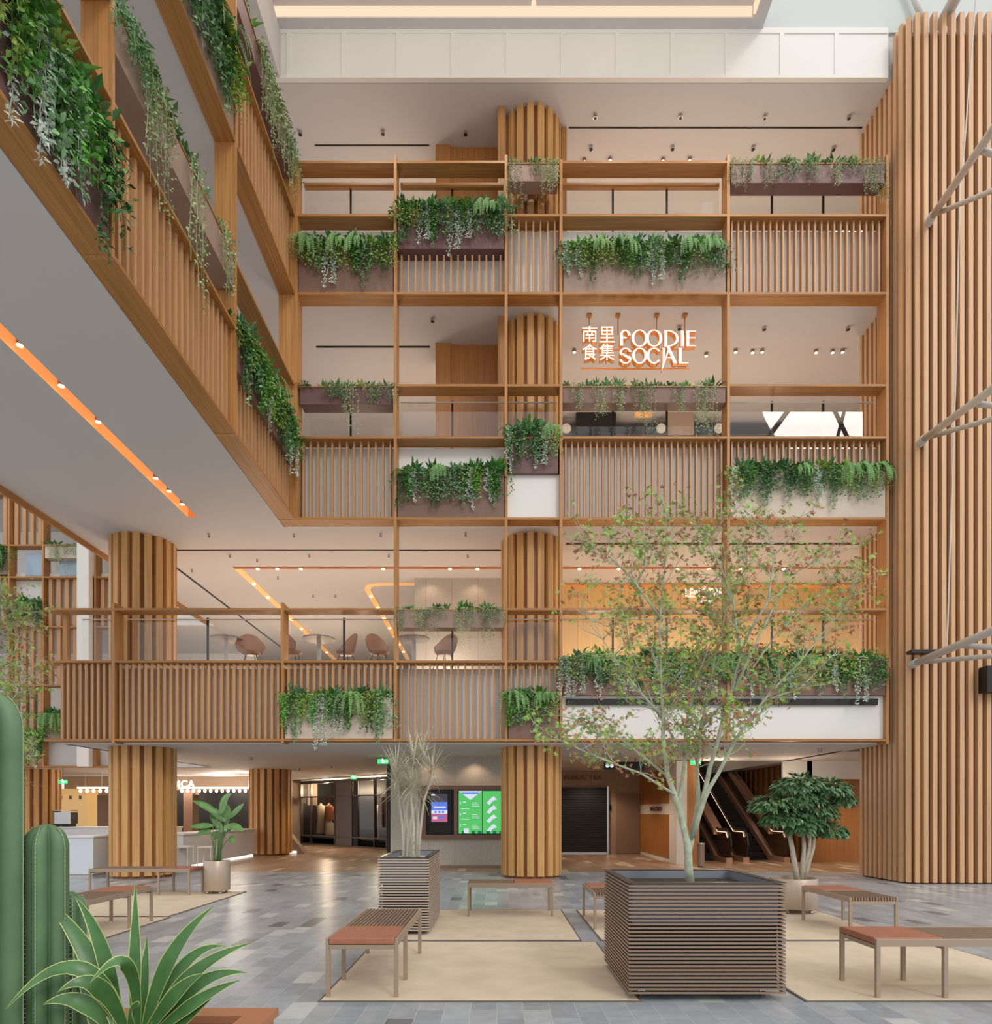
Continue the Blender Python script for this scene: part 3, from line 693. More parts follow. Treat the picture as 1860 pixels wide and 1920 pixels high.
planter('the pale planter of the distant grid', gp[2]+.06, gp[3]-.06, gs[2]+.03, gz(1136), 'box_pale', 'lush', s=1.2, **FO)
planter('the pale rail planter of the distant grid', gp[3]+.06, gx(150), gz(1046), gz(1024), 'box_pale', 'vine', s=1.1, **FO)
planter('the highest distant grid planter', gp[1]+.06, gp[2]-.06, gs[3]+.1, gz(1038), 'box_mid', 'lush', s=1.2, **FO)
planter('the lowest distant grid planter', gp[2]+.1, gp[3]-.06, gz(1420), gz(1385), 'box_brown', 'lush', s=1.2, **FO)
planter('the small distant grid planter', gp[3]+.06, gx(118), gz(1385), gz(1345), 'box_mid', 'lush', s=1.2, **FO)

M_['bronze_slat'] = mat('bronze_slat', (148, 124, 106), .36, .25)
M_['rim_metal'] = mat('rim_metal', (96, 82, 74), .3, .6)
M_['gravel'] = mat('white_gravel', (232, 232, 230), .9, var=.12, scale=60, bump=.6)
M_['bronze_dark'] = mat('bronze_dark', (100, 90, 82), .35, .6)
M_['liner'] = mat('zinc_liner', (138, 144, 154), .4, .3)
M_['pale_slat'] = mat('pale_slat', (190, 174, 160), .4, .15)
M_['gunmetal'] = mat('gunmetal', (112, 102, 96), .35, .6)
M_['glow_bar'] = emis('pendant_glow', (255, 246, 232), 1.6)
M_['case_back'] = mat('display_back', (206, 176, 120), .6, emit=(255, 205, 130), es=.35)

# ------------------------------------------------------------------ rugs
def rug(label, x0, x1, y0, y1, z=0):
    t = thing('sisal_rug', label, 'rug', (0, 0, z))
    obj('weave', MB().box(x0+.02, x1-.02, y0+.02, y1-.02, 0, .012), 'rug', t)
    obj('binding', MB().box(x0, x1, y0, y0+.02, 0, .011).box(x0, x1, y1-.02, y1, 0, .011).box(x0, x0+.02, y0+.02, y1-.02, 0, .011).box(x1-.02, x1, y0+.02, y1-.02, 0, .011), 'rugedge', t)
rug('large beige rug in the foreground left of the big slatted planter', -1.41, 1.14, 5.20, 7.58)
rug('beige rug in the middle behind the foreground one', -1.57, .98, 7.66, 10.05)
rug('beige rug in the foreground right of the big slatted planter', 2.43, 4.98, 5.20, 7.60)
rug('wide beige rug behind the big slatted planter', 1.2, 4.82, 7.68, 10.05)
rug('beige rug under the far left long bench', -7.3, -4.68, 9.42, 12.36)
rug('beige rug under the nearer left bench by the cactus', -7.3, -4.62, 6.7, 9.36)

# ------------------------------------------------------------------ benches
def bench(label, L, origin, rz, pad=.54, W_=.58, three=True, padm='leather'):
    """runs along local +y from the padded end"""
    t = thing('bench', label, 'bench', origin, rz); H = .47; q = .034
    ys = [0, pad, L-q] if three else [0, L-q]
    for y in ys:
        for x in (0, W_-q): bevel(obj('leg', MB().box(x, x+q, y, y+q, 0, H-.06), 'frame', t), .003)
    fr = MB().box(0, .025, 0, L, H-.06, H).box(W_-.025, W_, 0, L, H-.06, H)
    for y in ys: fr.box(.025, W_-.025, y, y+q, H-.085, H-.05)
    bevel(obj('frame', fr, 'frame', t), .003)
    sl = MB(); n = 15; p = (W_-.06)/n
    for k in range(n): x = .03+(k+.5)*p; sl.box(x-.010, x+.010, pad+.02, L, H-.045, H)
    obj('slatted_seat', sl, 'slatdark', t)
    o = bevel(obj('seat_pad', MB().box(.027, W_-.027, -.004, pad+.012, H-.045, H+.008), padm, t), .01, 3); tag(o, 'tan leather pad')
    return t
bench('long bench with tan leather pad in the foreground left, its slats running away from us', 1.66, (-1.375, 5.30, .012), 0)
bench('long bench at the right edge with tan pad nearest to us', 1.66, (3.03, 5.86, .012), -PI/2)
bench('bench at far left behind the cactus, set side-on in front of the left column', 1.80, (-5.48, 11.78, .012), PI/2)
bench('bench at left close to the cactus and agave', 1.66, (-4.69, 9.02, .012), PI)
bench('short bench in the middle in front of the round column', 1.22, (.80, 9.40, .012), PI/2, three=False)
bench('short bench half hidden behind the left side of the big slatted planter', 1.1, (1.80, 9.44, .012), PI, three=False)
bench('bench right of the round tree pot with the slat ends facing us', 1.24, (4.77, 9.10, .012), PI, three=False)

# ------------------------------------------------------------------ slatted planter boxes
def slat_box(label, x0, x1, y0, y1, h, n, fill, wheel=.06, m='bronze_slat'):
    t = thing('slatted_planter', label, 'planter', (x0, y0, 0)); w, d = x1-x0, y1-y0
    obj('inner_box', MB().box(.05, w-.05, .05, d-.05, wheel+.02, h-.32), 'black', t)  # black puts the shade between the slats into the box colour
    obj('liner', MB().box(.04, .055, .04, d-.04, h-.32, h).box(w-.055, w-.04, .04, d-.04, h-.32, h).box(.055, w-.055, .04, .055, h-.32, h).box(.055, w-.055, d-.055, d-.04, h-.32, h), 'liner', t)
    p = (h-wheel)/n
    for k in range(n):
        z0 = wheel+k*p; z1 = z0+p*.52
        obj('slat', MB().box(0, w, 0, .014, z0, z1).box(0, w, d-.014, d, z0, z1).box(0, .014, .014, d-.014, z0, z1).box(w-.014, w, .014, d-.014, z0, z1), m, t)
    obj('rim', MB().box(-.004, w+.004, -.004, .06, h, h+.006).box(-.004, w+.004, d-.06, d+.004, h, h+.006).box(-.004, .06, .06, d-.06, h, h+.006).box(w-.06, w+.004, .06, d-.06, h, h+.006), 'rim_metal', t)
    obj('soil', MB().box(.055, w-.055, .055, d-.055, h-.14, h-.075), fill, t)
    for x in (.13, w-.13):
        for y in (.15, d-.15): obj('caster', MB().tube([(x-.02, y, .03), (x+.02, y, .03)], .03, 12).box(x-.025, x+.025, y-.02, y+.02, .03, wheel+.02), 'chrome', t)
slat_box('big square planter of bronze horizontal slats holding the maple tree', 1.04, 2.28, 5.22, 6.42, .935, 29, 'soil')
slat_box('narrow planter of bronze horizontal slats holding the pale spiky tree', -1.44, -.82, 7.98, 9.5, .947, 27, 'gravel', m='pale_slat')

# ------------------------------------------------------------------ maple trees
def maple(label, origin, rz=0):
    r = random.Random(77); t = thing('maple_tree', label, 'tree', origin, rz)
    OY = 5.8
    def P(px, py, dy=0.):
        Y = OY+dy; return Vector(((px-932)*Y/1240-1.69, dy, 1.5+(1522-py)*Y/1240-.83))
    stems = [
     ([(1293, 1655, 0), (1292, 1600, 0), (1283, 1550, 0), (1270, 1500, -.02), (1251, 1450, -.04), (1245, 1380, -.06), (1241, 1300, -.06), (1239, 1230, -.05), (1237, 1150, 0), (1248, 1060, .05), (1256, 975, .08)], .045),
     ([(1293, 1600, 0), (1301, 1560, .05), (1310, 1500, .12), (1306, 1440, .2), (1312, 1370, .3), (1330, 1300, .36), (1345, 1210, .45), (1362, 1140, .5), (1400, 1060, .55)], .036),
     ([(1300, 1570, -.02), (1318, 1500, -.1), (1345, 1450, -.16), (1380, 1385, -.22), (1430, 1315, -.3), (1500, 1240, -.38), (1560, 1165, -.42), (1600, 1120, -.45)], .034),
     ([(1284, 1555, .02), (1275, 1500, .1), (1285, 1420, .16), (1290, 1340, .22), (1310, 1260, .3), (1335, 1200, .34), (1340, 1120, .3)], .03),
     ([(1299, 1560, .03), (1322, 1480, .05), (1342, 1400, .0), (1370, 1300, -.04), (1387, 1230, -.06), (1374, 1130, -.04), (1344, 1040, 0), (1330, 1008, 0)], .034),
     ([(1266, 1490, -.03), (1200, 1450, -.2), (1120, 1420, -.3), (1062, 1392, -.36)], .017),
     ([(1258, 1462, -.02), (1190, 1405, .1), (1130, 1362, .2), (1085, 1350, .26)], .016),
     ([(1243, 1345, -.05), (1200, 1300, -.25), (1150, 1230, -.4), (1112, 1165, -.45)], .018),
     ([(1238, 1160, 0), (1190, 1090, -.15), (1140, 1040, -.25), (1120, 1030, -.3)], .013),
     ([(1372, 1300, -.04), (1430, 1180, .2), (1480, 1080, .35), (1555, 1045, .45)], .018),
     ([(1385, 1225, -.06), (1440, 1125, -.3), (1452, 1040, -.4), (1441, 1000, -.45)], .015),
     ([(1285, 1420, .16), (1230, 1330, .45), (1180, 1210, .6), (1165, 1110, .65)], .016),
     ([(1241, 1290, -.06), (1215, 1190, .3), (1196, 1090, .4), (1216, 1030, .4)], .014),
     ([(1430, 1315, -.3), (1500, 1290, 0), (1560, 1230, .2)], .012),
     ([(1312, 1370, .3), (1400, 1270, .55), (1470, 1170, .7), (1540, 1110, .75)], .016),
    ]
    wood_ = MB(); tw = []; leaves = [MB(), MB(), MB()]
    for pts, r0 in stems:
        V = [P(*p) for p in pts]; n = len(V)
        # densify with a little wander
        D = []
        for a, b in zip(V[:-1], V[1:]):
            for q in (0, .5): D.append(a.lerp(b, q)+Vector((r.uniform(-1, 1), r.uniform(-1, 1), 0))*.008)
        D.append(V[-1]); m = len(D)
        wood_.tube(D, [r0*(.68 if r0 < .044 else .8)*(1-i/(m-1))**1.2+.0025 for i in range(m)], 8)
        for i in range(int(m*.35), m):
            if D[i].z < 1.0 and r0 > .02: continue
            for _ in range(4 if r0 > .02 else 3): tw.append((D[i], (D[i]-D[i-1]).normalized(), r.uniform(.15, .36)))
    def leafcluster(p, n):
        c = r.choices([0, 1, 2], [5, 4, 3])[0]
        for _ in range(n):
            q = p+Vector((r.gauss(0, 1), r.gauss(0, 1), r.gauss(-.2, .8)))*.035
            nrm = Vector((r.uniform(-1, 1), r.uniform(-1.4, .4), r.uniform(.1, 1.2))).normalized(); u = nrm.orthogonal().normalized(); v = nrm.cross(u)
            a0 = r.uniform(0, 6.28); sz = r.uniform(.026, .046); mb = leaves[c if r.random() < .8 else r.randrange(3)]
            for k in range(5):
                a = a0+(k-2)*.72; l = sz*(1, .93, .7)[abs(k-2)]
                mb.leaf(q, u*math.cos(a)+v*math.sin(a), nrm, l, l*.30, .05)
    fine = []
    for p, d, l in tw:
        dd = (d*.5+Vector((r.uniform(-1, 1), r.uniform(-1, 1), r.uniform(-.3, .6)))).normalized()
        a = p; N = 4; pts = [p]
        for i in range(N): dd = (dd+Vector((r.uniform(-.3, .3), r.uniform(-.3, .3), r.uniform(-.12, .2)))).normalized(); a = a+dd*l/N; pts.append(a)
        wood_.tube(pts, [.005, .004, .003, .0022, .0015], 4, False)
        for i in (1, 2, 3, 4, 4):
            if r.random() < .85: fine.append((pts[i], dd, r.uniform(.08, .17)))
    for p, d, l in fine:
        dd = (d+Vector((r.uniform(-1, 1), r.uniform(-1, 1), r.uniform(-.5, .7)))).normalized(); q = p+dd*l
        wood_.tube([p, p+dd*l*.5+Vector((0, 0, .01)), q], [.002, .0016, .001], 3, False)
        leafcluster(q, r.randint(1, 6))
        if r.random() < .5: leafcluster(p+dd*l*.5, 3)
    obj('trunk_and_branches', wood_, 'maple_bark', t, True)
    for i, s in enumerate(('green', 'olive', 'reddish')): tag(obj('foliage', leaves[i], M_['maple_leaf'][i], t), '%s leaves' % s)
    return t
mt = maple('multi-stemmed maple tree with sparse green and reddish leaves in the big slatted planter', (1.69, 5.8, .83))
copy_tree(mt, loc=(-6.15, 7.8, .9), rz=2.2, label='sparse maple branches reaching in from the left edge above the cactus')
tag(obj('plain_planter', MB().lathe([(0, .02), (.4, .02), (.45, .9), (.42, .9), (.4, .85), (0, .85)], -6.15, 7.8), 'pot_metal'), 'pot of the maple at the left edge, behind the cactus', 'planter')

# ------------------------------------------------------------------ pale spiky tree
def spiky():
    r = random.Random(5); t = thing('dracaena_tree', 'pale bare-stemmed tree with spiky crowns in the narrow slatted planter', 'tree', (-1.12, 8.6, .88))
    tr = MB(); crowns = []
    def P(px, py, dy): Y = 8.6+dy; return Vector(((px-932)*Y/1240+1.12, dy, 1.5+(1522-py)*Y/1240-.88))
    S_ = [([(757, 1612), (756, 1560), (750, 1510), (746, 1465), (743, 1452)], .1, (743, 1450)),
          ([(763, 1612), (766, 1560), (762, 1520), (770, 1480), (775, 1420)], 0, (775, 1417)),
          ([(774, 1608), (776, 1550), (771, 1500), (772, 1470)], -.15, (772, 1465)),
          ([(782, 1606), (782, 1560), (785, 1510), (787, 1480)], .2, (788, 1477)),
          ([(784, 1606), (788, 1560), (795, 1500), (806, 1470), (810, 1440)], -.1, (810, 1437)),
          ([(759, 1600), (760, 1530), (754, 1490), (752, 1478)], .3, (752, 1475)),
          ([(768, 1605), (770, 1540), (782, 1500), (790, 1440), (793, 1412)], .15, (792, 1410)),
          ([(786, 1606), (784, 1540), (779, 1500), (764, 1470)], .35, (762, 1468)),
          ([(777, 1604), (775, 1590)], -.3, (775, 1588))]
    for pts, dy, c in S_:
        V = [P(a, b, dy+.1*math.sin(i)) for i, (a, b) in enumerate(pts)]
        V[0] = P(pts[0][0], pts[0][1], dy*.6); V[0].z = -.02
        n = len(V); tr.tube(V, [.021-.010*i/(n-1) for i in range(n)], 7)
        C = V[-1]; lv = MB(); m = 64 if c[1] < 1580 else 16
        for k in range(m):
            a = r.uniform(0, 2*PI); e = r.uniform(-.5, 1.45); L = r.uniform(.34, .6)*(1 if c[1] < 1580 else .4)
            d = Vector((math.cos(a)*math.cos(e), math.sin(a)*math.cos(e), math.sin(e))); q = C+Vector((0, 0, r.uniform(-.1, .05)))
            side = d.cross(Vector((0, 0, 1))).normalized()*.0045 if abs(d.z) < .99 else Vector((.006, 0, 0))
            mid = q+d*L*.55; e_ = q+d*L-Vector((0, 0, L*.12))
            i = len(lv.v); lv.v += [tuple(q-side), tuple(q+side), tuple(mid+side*1.1), tuple(mid-side*1.1), tuple(e_)]
            lv.f += [(i, i+1, i+2, i+3), (i+3, i+2, i+4)]; lv.m += [0, 0]
        obj('leaf_crown', lv, 'spiky_leaf', t)
    obj('stems', tr, 'pale_stem', t, True)
M_['spiky_leaf'] = mat('spiky_leaf', (200, 194, 170), .6, var=.22, scale=20)
M_['pale_stem'] = mat('pale_stem', (196, 188, 174), .75, var=.1, scale=20)
spiky()

# ------------------------------------------------------------------ round pots and their plants
def pot(label, x, y, r, z0, z1):
    t = thing('round_pot', label, 'plant pot', (x, y, 0))
    obj('pot_body', MB().lathe([(0, z0), (r-.01, z0), (r, z0+.012), (r, z1-.01), (r-.006, z1), (r-.02, z1), (r-.02, z1-.08), (0, z1-.08)], n=40), 'pot_metal', t, True)
    for k in range(4):
        a = PI/4+k*PI/2; cx, cy = math.cos(a)*r*.75, math.sin(a)*r*.75
        obj('caster', MB().tube([(cx-.015, cy, .03), (cx+.015, cy, .03)], .03, 12).box(cx-.018, cx+.018, cy-.014, cy+.014, .03, z0+.01), 'chrome', t)
pot('large round champagne metal pot with the umbrella tree', 4.42, 9.85, .33, .08, .52)
pot('small round champagne metal pot at left beside the long bench', -5.12, 12.1, .225, .07, .61)
def umbrella_tree():
    r = random.Random(8); t = thing('umbrella_tree', 'bushy dark green umbrella tree with pale thick stems in the large round pot', 'tree', (4.42, 9.85, .44))
    def P(px, py, dy=0): return Vector(((px-932)*9.85/1240-4.42, dy, 1.5+(1522-py)*9.85/1240-.44))
    st = MB()
    for pts, r0 in (([(1497, 1662), (1490, 1630), (1486, 1590), (1485, 1560), (1470, 1520)], .05), ([(1501, 1662), (1502, 1630), (1506, 1590), (1509, 1560), (1512, 1500)], .042), ([(1505, 1662), (1512, 1625), (1522, 1590), (1530, 1560), (1555, 1500)], .04), ([(1503, 1662), (1508, 1620), (1514, 1590), (1518, 1560), (1530, 1470)], .034)):
        V = [P(*p, dy=.1*math.sin(k+r0*90)*k/3) for k, p in enumerate(pts)]; V[0].z = -.03
        st.tube(V, [r0*(1-.14*k) for k in range(len(V))], 10)
    obj('stems', st, 'pale_bark', t, True)
    lv = MB()
    blobs = [((1452, 1510), .34, .15, .30), ((1500, 1475), .40, .17, .34), ((1555, 1480), .30, .14, .28), ((1520, 1545), .25, .14, .24), ((1478, 1535), .28, .14, .25), ((1560, 1560), .2, .10, .18), ((1500, 1500), .36, .15, .32), ((1580, 1500), .16, .1, .16), ((1530, 1522), .3, .18, .26), ((1462, 1535), .26, .16, .22), ((1500, 1552), .2, .12, .2)]
    for (c, rx, rz_, ry) in blobs:
        C = P(*c)
        for k in range(int(230*rx/.34)):
            a = r.uniform(0, 2*PI); e = math.asin(r.uniform(-.35, 1)); q = r.uniform(.75, 1.0)
            d = Vector((math.cos(a)*math.cos(e), math.sin(a)*math.cos(e), math.sin(e)))
            p = C+Vector((d.x*rx*q, d.y*ry*q, d.z*rz_*q))
            base = (d+Vector((0, 0, -.8))).normalized()
            for j in range(3):
                v = (base+Vector((r.uniform(-.6, .6), r.uniform(-.6, .6), r.uniform(-.5, .1)))).normalized()
                L = r.uniform(.08, .135); lv.leaf(p, v, d+Vector((0, 0, .4)), L, L*.42, .12)
    obj('foliage', lv, 'umbrella_leaf', t)
M_['umbrella_leaf'] = mat('umbrella_leaf', (96, 132, 88), .28, var=.35, scale=7)
umbrella_tree()
def ribbon(mb, pts, widths, nrm, fold=.25, edge=None):
    """long leaf blade along pts, folded; optional margin in material 1"""
    pts = [Vector(p) for p in pts]; n = len(pts); nr = Vector(nrm); prev = None
    for i in range(n):
        d = (pts[min(i+1, n-1)]-pts[max(i-1, 0)]).normalized(); s = d.cross(nr).normalized(); u = s.cross(d)
        w_ = widths[i]; e = min(edge or 0, w_*.3)
        row = [pts[i]-s*w_+u*w_*fold, pts[i]-s*(w_-e)+u*(w_-e)*fold, pts[i], pts[i]+s*(w_-e)+u*(w_-e)*fold, pts[i]+s*w_+u*w_*fold]
        b = len(mb.v); mb.v += [tuple(q) for q in row]
        if prev is not None:
            for j in range(4):
                mb.f.append((prev+j, prev+j+1, b+j+1, b+j)); mb.m.append(1 if edge and j in (0, 3) else 0)
        prev = b
def curve3(a, b, c, n):
    a, b, c = Vector(a), Vector(b), Vector(c); return [a*(1-t)**2+b*2*t*(1-t)+c*t*t for t in (k/n for k in range(n+1))]
def paradise():
    t = thing('bird_of_paradise_plant', 'tall plant with paddle leaves on thin stalks in the small left pot', 'plant', (-5.12, 12.1, .53)); r = random.Random(4)
    def P(px, py, dy=0): return Vector(((px-932)*12.1/1240+5.12, dy, 1.5+(1522-py)*12.1/1240-.53))
    for k, (b, m, e) in enumerate([((410, 1525), (395, 1512), (370, 1502)), ((420, 1525), (428, 1495), (443, 1490)), ((424, 1535), (446, 1520), (458, 1507)), ((404, 1548), (388, 1548), (366, 1550)), ((418, 1540), (405, 1522), (388, 1518)), ((422, 1552), (445, 1545), (462, 1558)), ((412, 1560), (402, 1535), (392, 1528)), ((425, 1560), (436, 1548), (448, 1552)), ((405, 1572), (400, 1552), (402, 1575)), ((420, 1545), (425, 1520), (420, 1505)), ((428, 1575), (436, 1570), (444, 1580)), ((400, 1560), (388, 1555), (380, 1568))]):
        dy = r.uniform(-.15, .15)
        root = P(400+r.uniform(0, 16), 1612, dy*.3); root.z = -.01
        obj('stalk', MB().tube(curve3(root, P((b[0]+404)/2, 1580, dy*.6), P(*b, dy), 6), [.013, .012, .011, .010, .009, .008, .007], 6), 'stalk', t, True)
        mb = MB(); pts = curve3(P(*b, dy), P(*m, dy-.05), P(*e, dy-.1), 8); W0 = r.uniform(.055, .085)
        ribbon(mb, pts, [W0*max(.04, math.sin(PI*min(1, (i+.6)/8.8))**.7) for i in range(9)], (.1*r.uniform(-1, 1), -1, .7), .2)
        obj('leaf', mb, 'paradise_leaf', t, True)
M_['stalk'] = mat('stalk_green', (96, 124, 72), .5); M_['paradise_leaf'] = mat('paradise_leaf', (104, 146, 84), .35, var=.25, scale=8)
paradise()

# ------------------------------------------------------------------ foreground planter with cactus and agave
t = thing('steel_planter', 'rust brown planter rim at the bottom left corner', 'planter')
obj('rim', MB().box(-3.4, -1.17, 3.40, 3.54, .41, .45).box(-1.31, -1.17, 1.9, 3.40, .41, .45), 'corten', t)
obj('side', MB().box(-3.4, -1.19, 3.49, 3.52, .0, .41).box(-1.22, -1.19, 1.9, 3.49, 0, .41), 'corten', t)
tag(obj('soil', MB().box(-3.4, -1.23, 1.9, 3.48, .0, .30), 'soil', t), 'dark soil')
def cactus(label, x, y, z0, h, r, n=7, a0=.0, lean=0):
    t = thing('column_cactus', label, 'cactus', (x, y, z0))
    mb = MB(); K = 90; rings = 26; i0 = 0
    def rad(a, z):
        c = abs(math.cos(n*(a-a0)/2)); q = r*(.46+.54*c**.8)
        top = max(0., (z-(h-r*1.25))/(r*1.25)); return q*math.sqrt(max(0., 1-top*top))
    zs = [h*k/(rings-8) for k in range(rings-8) if h*k/(rings-8) < h-r*1.25]; zs += [h-r*1.25+r*1.25*math.sin(PI/2*k/9) for k in range(10)]
    for z in zs:
        for j in range(K):
            a = 2*PI*j/K; q = rad(a, z); mb.v.append((q*math.cos(a)+lean*z, q*math.sin(a), z-.06*r*(1 if z > h-r*.4 else 0)))
    for k in range(len(zs)-1):
        for j in range(K): mb.f.append((k*K+j, k*K+(j+1) % K, (k+1)*K+(j+1) % K, (k+1)*K+j)); mb.m.append(0)
    obj('cactus_body', mb, 'cactus', t, True)
    sp = MB(); rb = MB()
    for k in range(n):
        a = a0+2*PI*k/n; line = []
        z = .03
        while z < h-.01:
            q = rad(a, z)+.001; line.append((q*math.cos(a)+lean*z, q*math.sin(a), z)); z += .02 if h > .8 else .012
        rb.tube(line, .0022, 4, False)
        for (px, py, pz) in line[::1]:
            for s in (-.5, 0, .5):
                d = Vector((math.cos(a+s), math.sin(a+s), .2)); p = Vector((px, py, pz)); sp.leaf(p, d, (0, 0, 1), .014, .004, 0)
    obj('rib_edge', rb, 'cactus_rib', t); obj('spines', sp, 'spine', t)
cactus('tall ribbed green cactus at the left edge of the picture', -2.235, 2.9, .28, 1.76, .145, 5, a0=-1.15)
cactus('shorter rounded cactus right beside the tall one', -2.055, 3.02, .28, 1.17, .094, 5, a0=-1.45)
cactus('small dark cactus squeezed behind the shorter rounded one', -2.05, 3.18, .28, .84, .07, 6, a0=-.9)
def agave():
    t = thing('agave_plant', 'large agave with yellow-edged arching leaves at the bottom left', 'plant', (-1.66, 2.95, .28)); r = random.Random(3)
    def P(px, py, dy=0): Y = 2.95+dy; return Vector(((px-932)*Y/1240+1.66, dy, 1.5+(1522-py)*Y/1240-.28))
    c = (245, 1935)
    Ls = [((252, 1935), (254, 1790), (254, 1652), .020, .05), ((262, 1935), (272, 1830), (276, 1755), .020, .16), ((225, 1930), (205, 1760), (140, 1680), .026, -.02), ((222, 1930), (170, 1760), (82, 1685), .030, .06), ((275, 1925), (310, 1770), (402, 1698), .028, -.05), ((285, 1930), (350, 1800), (472, 1768), .026, .02), ((280, 1930), (340, 1840), (382, 1826), .026, -.12), ((292, 1935), (370, 1810), (464, 1824), .026, -.05), ((290, 1940), (380, 1860), (450, 1838), .022, -.15), ((235, 1925), (160, 1720), (10, 1893), .026, -.15), ((235, 1930), (190, 1800), (108, 1860), .030, -.2), ((258, 1925), (262, 1730), (168, 1844), .024, -.22), ((205, 1925), (150, 1850), (80, 1884), .028, -.1), ((180, 1935), (150, 1760), (140, 1740), .026, .15), ((200, 1930), (185, 1790), (165, 1772), .034, .2), ((245, 1950), (262, 1880), (255, 1890), .034, -.3), ((310, 1945), (360, 1900), (398, 1870), .018, -.1), ((280, 1930), (345, 1760), (425, 1775), .022, .12)]
    for k, (a, b, e, w, dy) in enumerate(Ls):
        N = 16; root = P(*a, 0); root.z = max(root.z, .02); pts = curve3(root, P(*b, dy*.7), P(*e, dy), N)
        mb = MB(); nrm = Vector((0, -1, .45)) if k % 3 else Vector((.25, -1, .6))
        wd = [1.4*w*min(1, .55+i/N*1.1)*(1-max(0, (i/N-.35)/.65)**1.6)+.0008 for i in range(N+1)]
        ribbon(mb, pts, wd, nrm, .28, .0032); obj('leaf', mb, ['agave', 'agave_edge'], t, True)
agave()
def tuft(x, y): 
    r = random.Random(int(x*100)); mb = MB()
    for k in range(40):
        a = r.uniform(0, 6.28); d = Vector((math.cos(a)*.6, math.sin(a)*.6, 1)); mb.leaf((r.uniform(-.04, .04), r.uniform(-.04, .04), 0), d, (0, 1, 0), r.uniform(.06, .15), .007)
    return mb
for (x, y, s) in ((-1.45, 3.0, 'right of the agave'), (-1.72, 2.75, 'in front of the agave'), (-1.98, 2.75, 'at the foot of the cacti'), (-1.52, 3.25, 'behind the agave beside the rim')):
    tag(obj('ground_cover_tuft', tuft(x, y), 'fern', None, False, (x, y, .29)), 'small green tuft on the soil %s' % s, 'plant')

# ------------------------------------------------------------------ glowing sign over the middle balcony
sg = thing('hanging_sign', 'white glowing sign with two rows of lettering hanging in the middle balcony', 'sign', (fx(1095), 14.62, 0))
q = 14.62/1240
def sx(px): return (px-1095)*q
def sz(py): return 1.5+(1522-py)*q
def letter(nm, s, x0, x1, y0, y1, bold=.02):
    o = link(nm, text_mesh(nm, s, (x1-x0)*q, (y1-y0)*q, .13, ['sign', 'signside'], bold), sg, (sx(x0), 0, sz(y1)))
for s, x0, x1, y0, y1 in (('\u5357', 1096, 1124, 619, 649), ('\u91cc', 1128, 1156, 620, 650), ('\u98df', 1096, 1124, 652, 682), ('\u96c6', 1128, 1156, 652, 683)): letter('chinese_character', s, x0, x1, y0, y1, .005)
def thick_poly(nm, parts):
    """parts: list of closed outlines in photo pixels, extruded 0.13 m"""
    mb = MB()
    for P in parts:
        pts = [(sx(a), sz(b)) for a, b in P]; ar = sum(pts[i][0]*pts[(i+1) % len(pts)][1]-pts[(i+1) % len(pts)][0]*pts[i][1] for i in range(len(pts)))
        if ar < 0: pts.reverse()
        mb.cur = 0; mb.face([(x, -.065, z) for x, z in pts]); mb.cur = 1
        mb.face([(x, .065, z) for x, z in reversed(pts)])
        for i in range(len(pts)):
            (x0, z0), (x1, z1) = pts[i], pts[(i+1) % len(pts)]; mb.face([(x1, -.065, z1), (x0, -.065, z0), (x0, .065, z0), (x1, .065, z1)])
    obj(nm, mb, ['sign', 'signside'], sg)
def ringseg(cx, cy, rx, ry, a0, a1, wo, wi, n=28):
    """segments of an oval band; horizontal thickness wo at the sides, wi at top and bottom"""
    out = []
    for k in range(n):
        A, B = a0+(a1-a0)*k/n, a0+(a1-a0)*(k+1)/n
        out.append([(cx+rx*math.cos(A), cy-ry*math.sin(A)), (cx+rx*math.cos(B), cy-ry*math.sin(B)), (cx+(rx-wo)*math.cos(B), cy-(ry-wi)*math.sin(B)), (cx+(rx-wo)*math.cos(A), cy-(ry-wi)*math.sin(A))])
    return out
def bar(x0, y0, x1, y1): return [(x0, y0), (x1, y0), (x1, y1), (x0, y1)]
thick_poly('letter_f', [bar(1167, 632, 1173, 652), bar(1173, 636, 1180, 638.5)]+ringseg(1177, 633, 10, 10.5, PI, 0, 5, 2.2))
thick_poly('letter_o', ringseg(1204, 638, 15, 16, 0, 2*PI, 5, 2)); thick_poly('letter_o', ringseg(1231, 638, 15, 16, 0, 2*PI, 5, 2))
thick_poly('letter_d', [bar(1250, 623, 1255.5, 654)]+ringseg(1255, 638.5, 22, 15.5, -PI/2, PI/2, 5, 2))
thick_poly('letter_i', [bar(1281, 624, 1286, 653)])
thick_poly('letter_e', [bar(1291, 624, 1296.5, 653), bar(1296, 624, 1309, 626), bar(1296, 636.5, 1308, 638.5), bar(1296, 651, 1309, 653)])
thick_poly('letter_s', ringseg(1177.5, 664.5, 11, 8.5, .1, PI*1.25, 4, 2.2)+ringseg(1177.5, 677, 11, 8.5, -PI, PI*.28, 4, 2.2)+[[(1168, 667), (1173, 666), (1187, 674), (1183, 677)]])
thick_poly('letter_o', ringseg(1204, 670.5, 14, 15, 0, 2*PI, 5, 2)); thick_poly('letter_c', ringseg(1231, 670.5, 14, 15, .6, 2*PI-.6, 5, 2))
thick_poly('letter_i', [[(1247, 656), (1252, 656), (1250.5, 684), (1244.5, 700), (1247, 684)]])
thick_poly('letter_a', [[(1254, 653), (1259.5, 653), (1274, 685), (1267, 685)], [(1256, 660), (1259, 662), (1251, 684), (1246, 698)], bar(1256, 673, 1266, 675)])
thick_poly('letter_l', [bar(1277, 656, 1282.5, 685), bar(1282, 683, 1295, 685)])
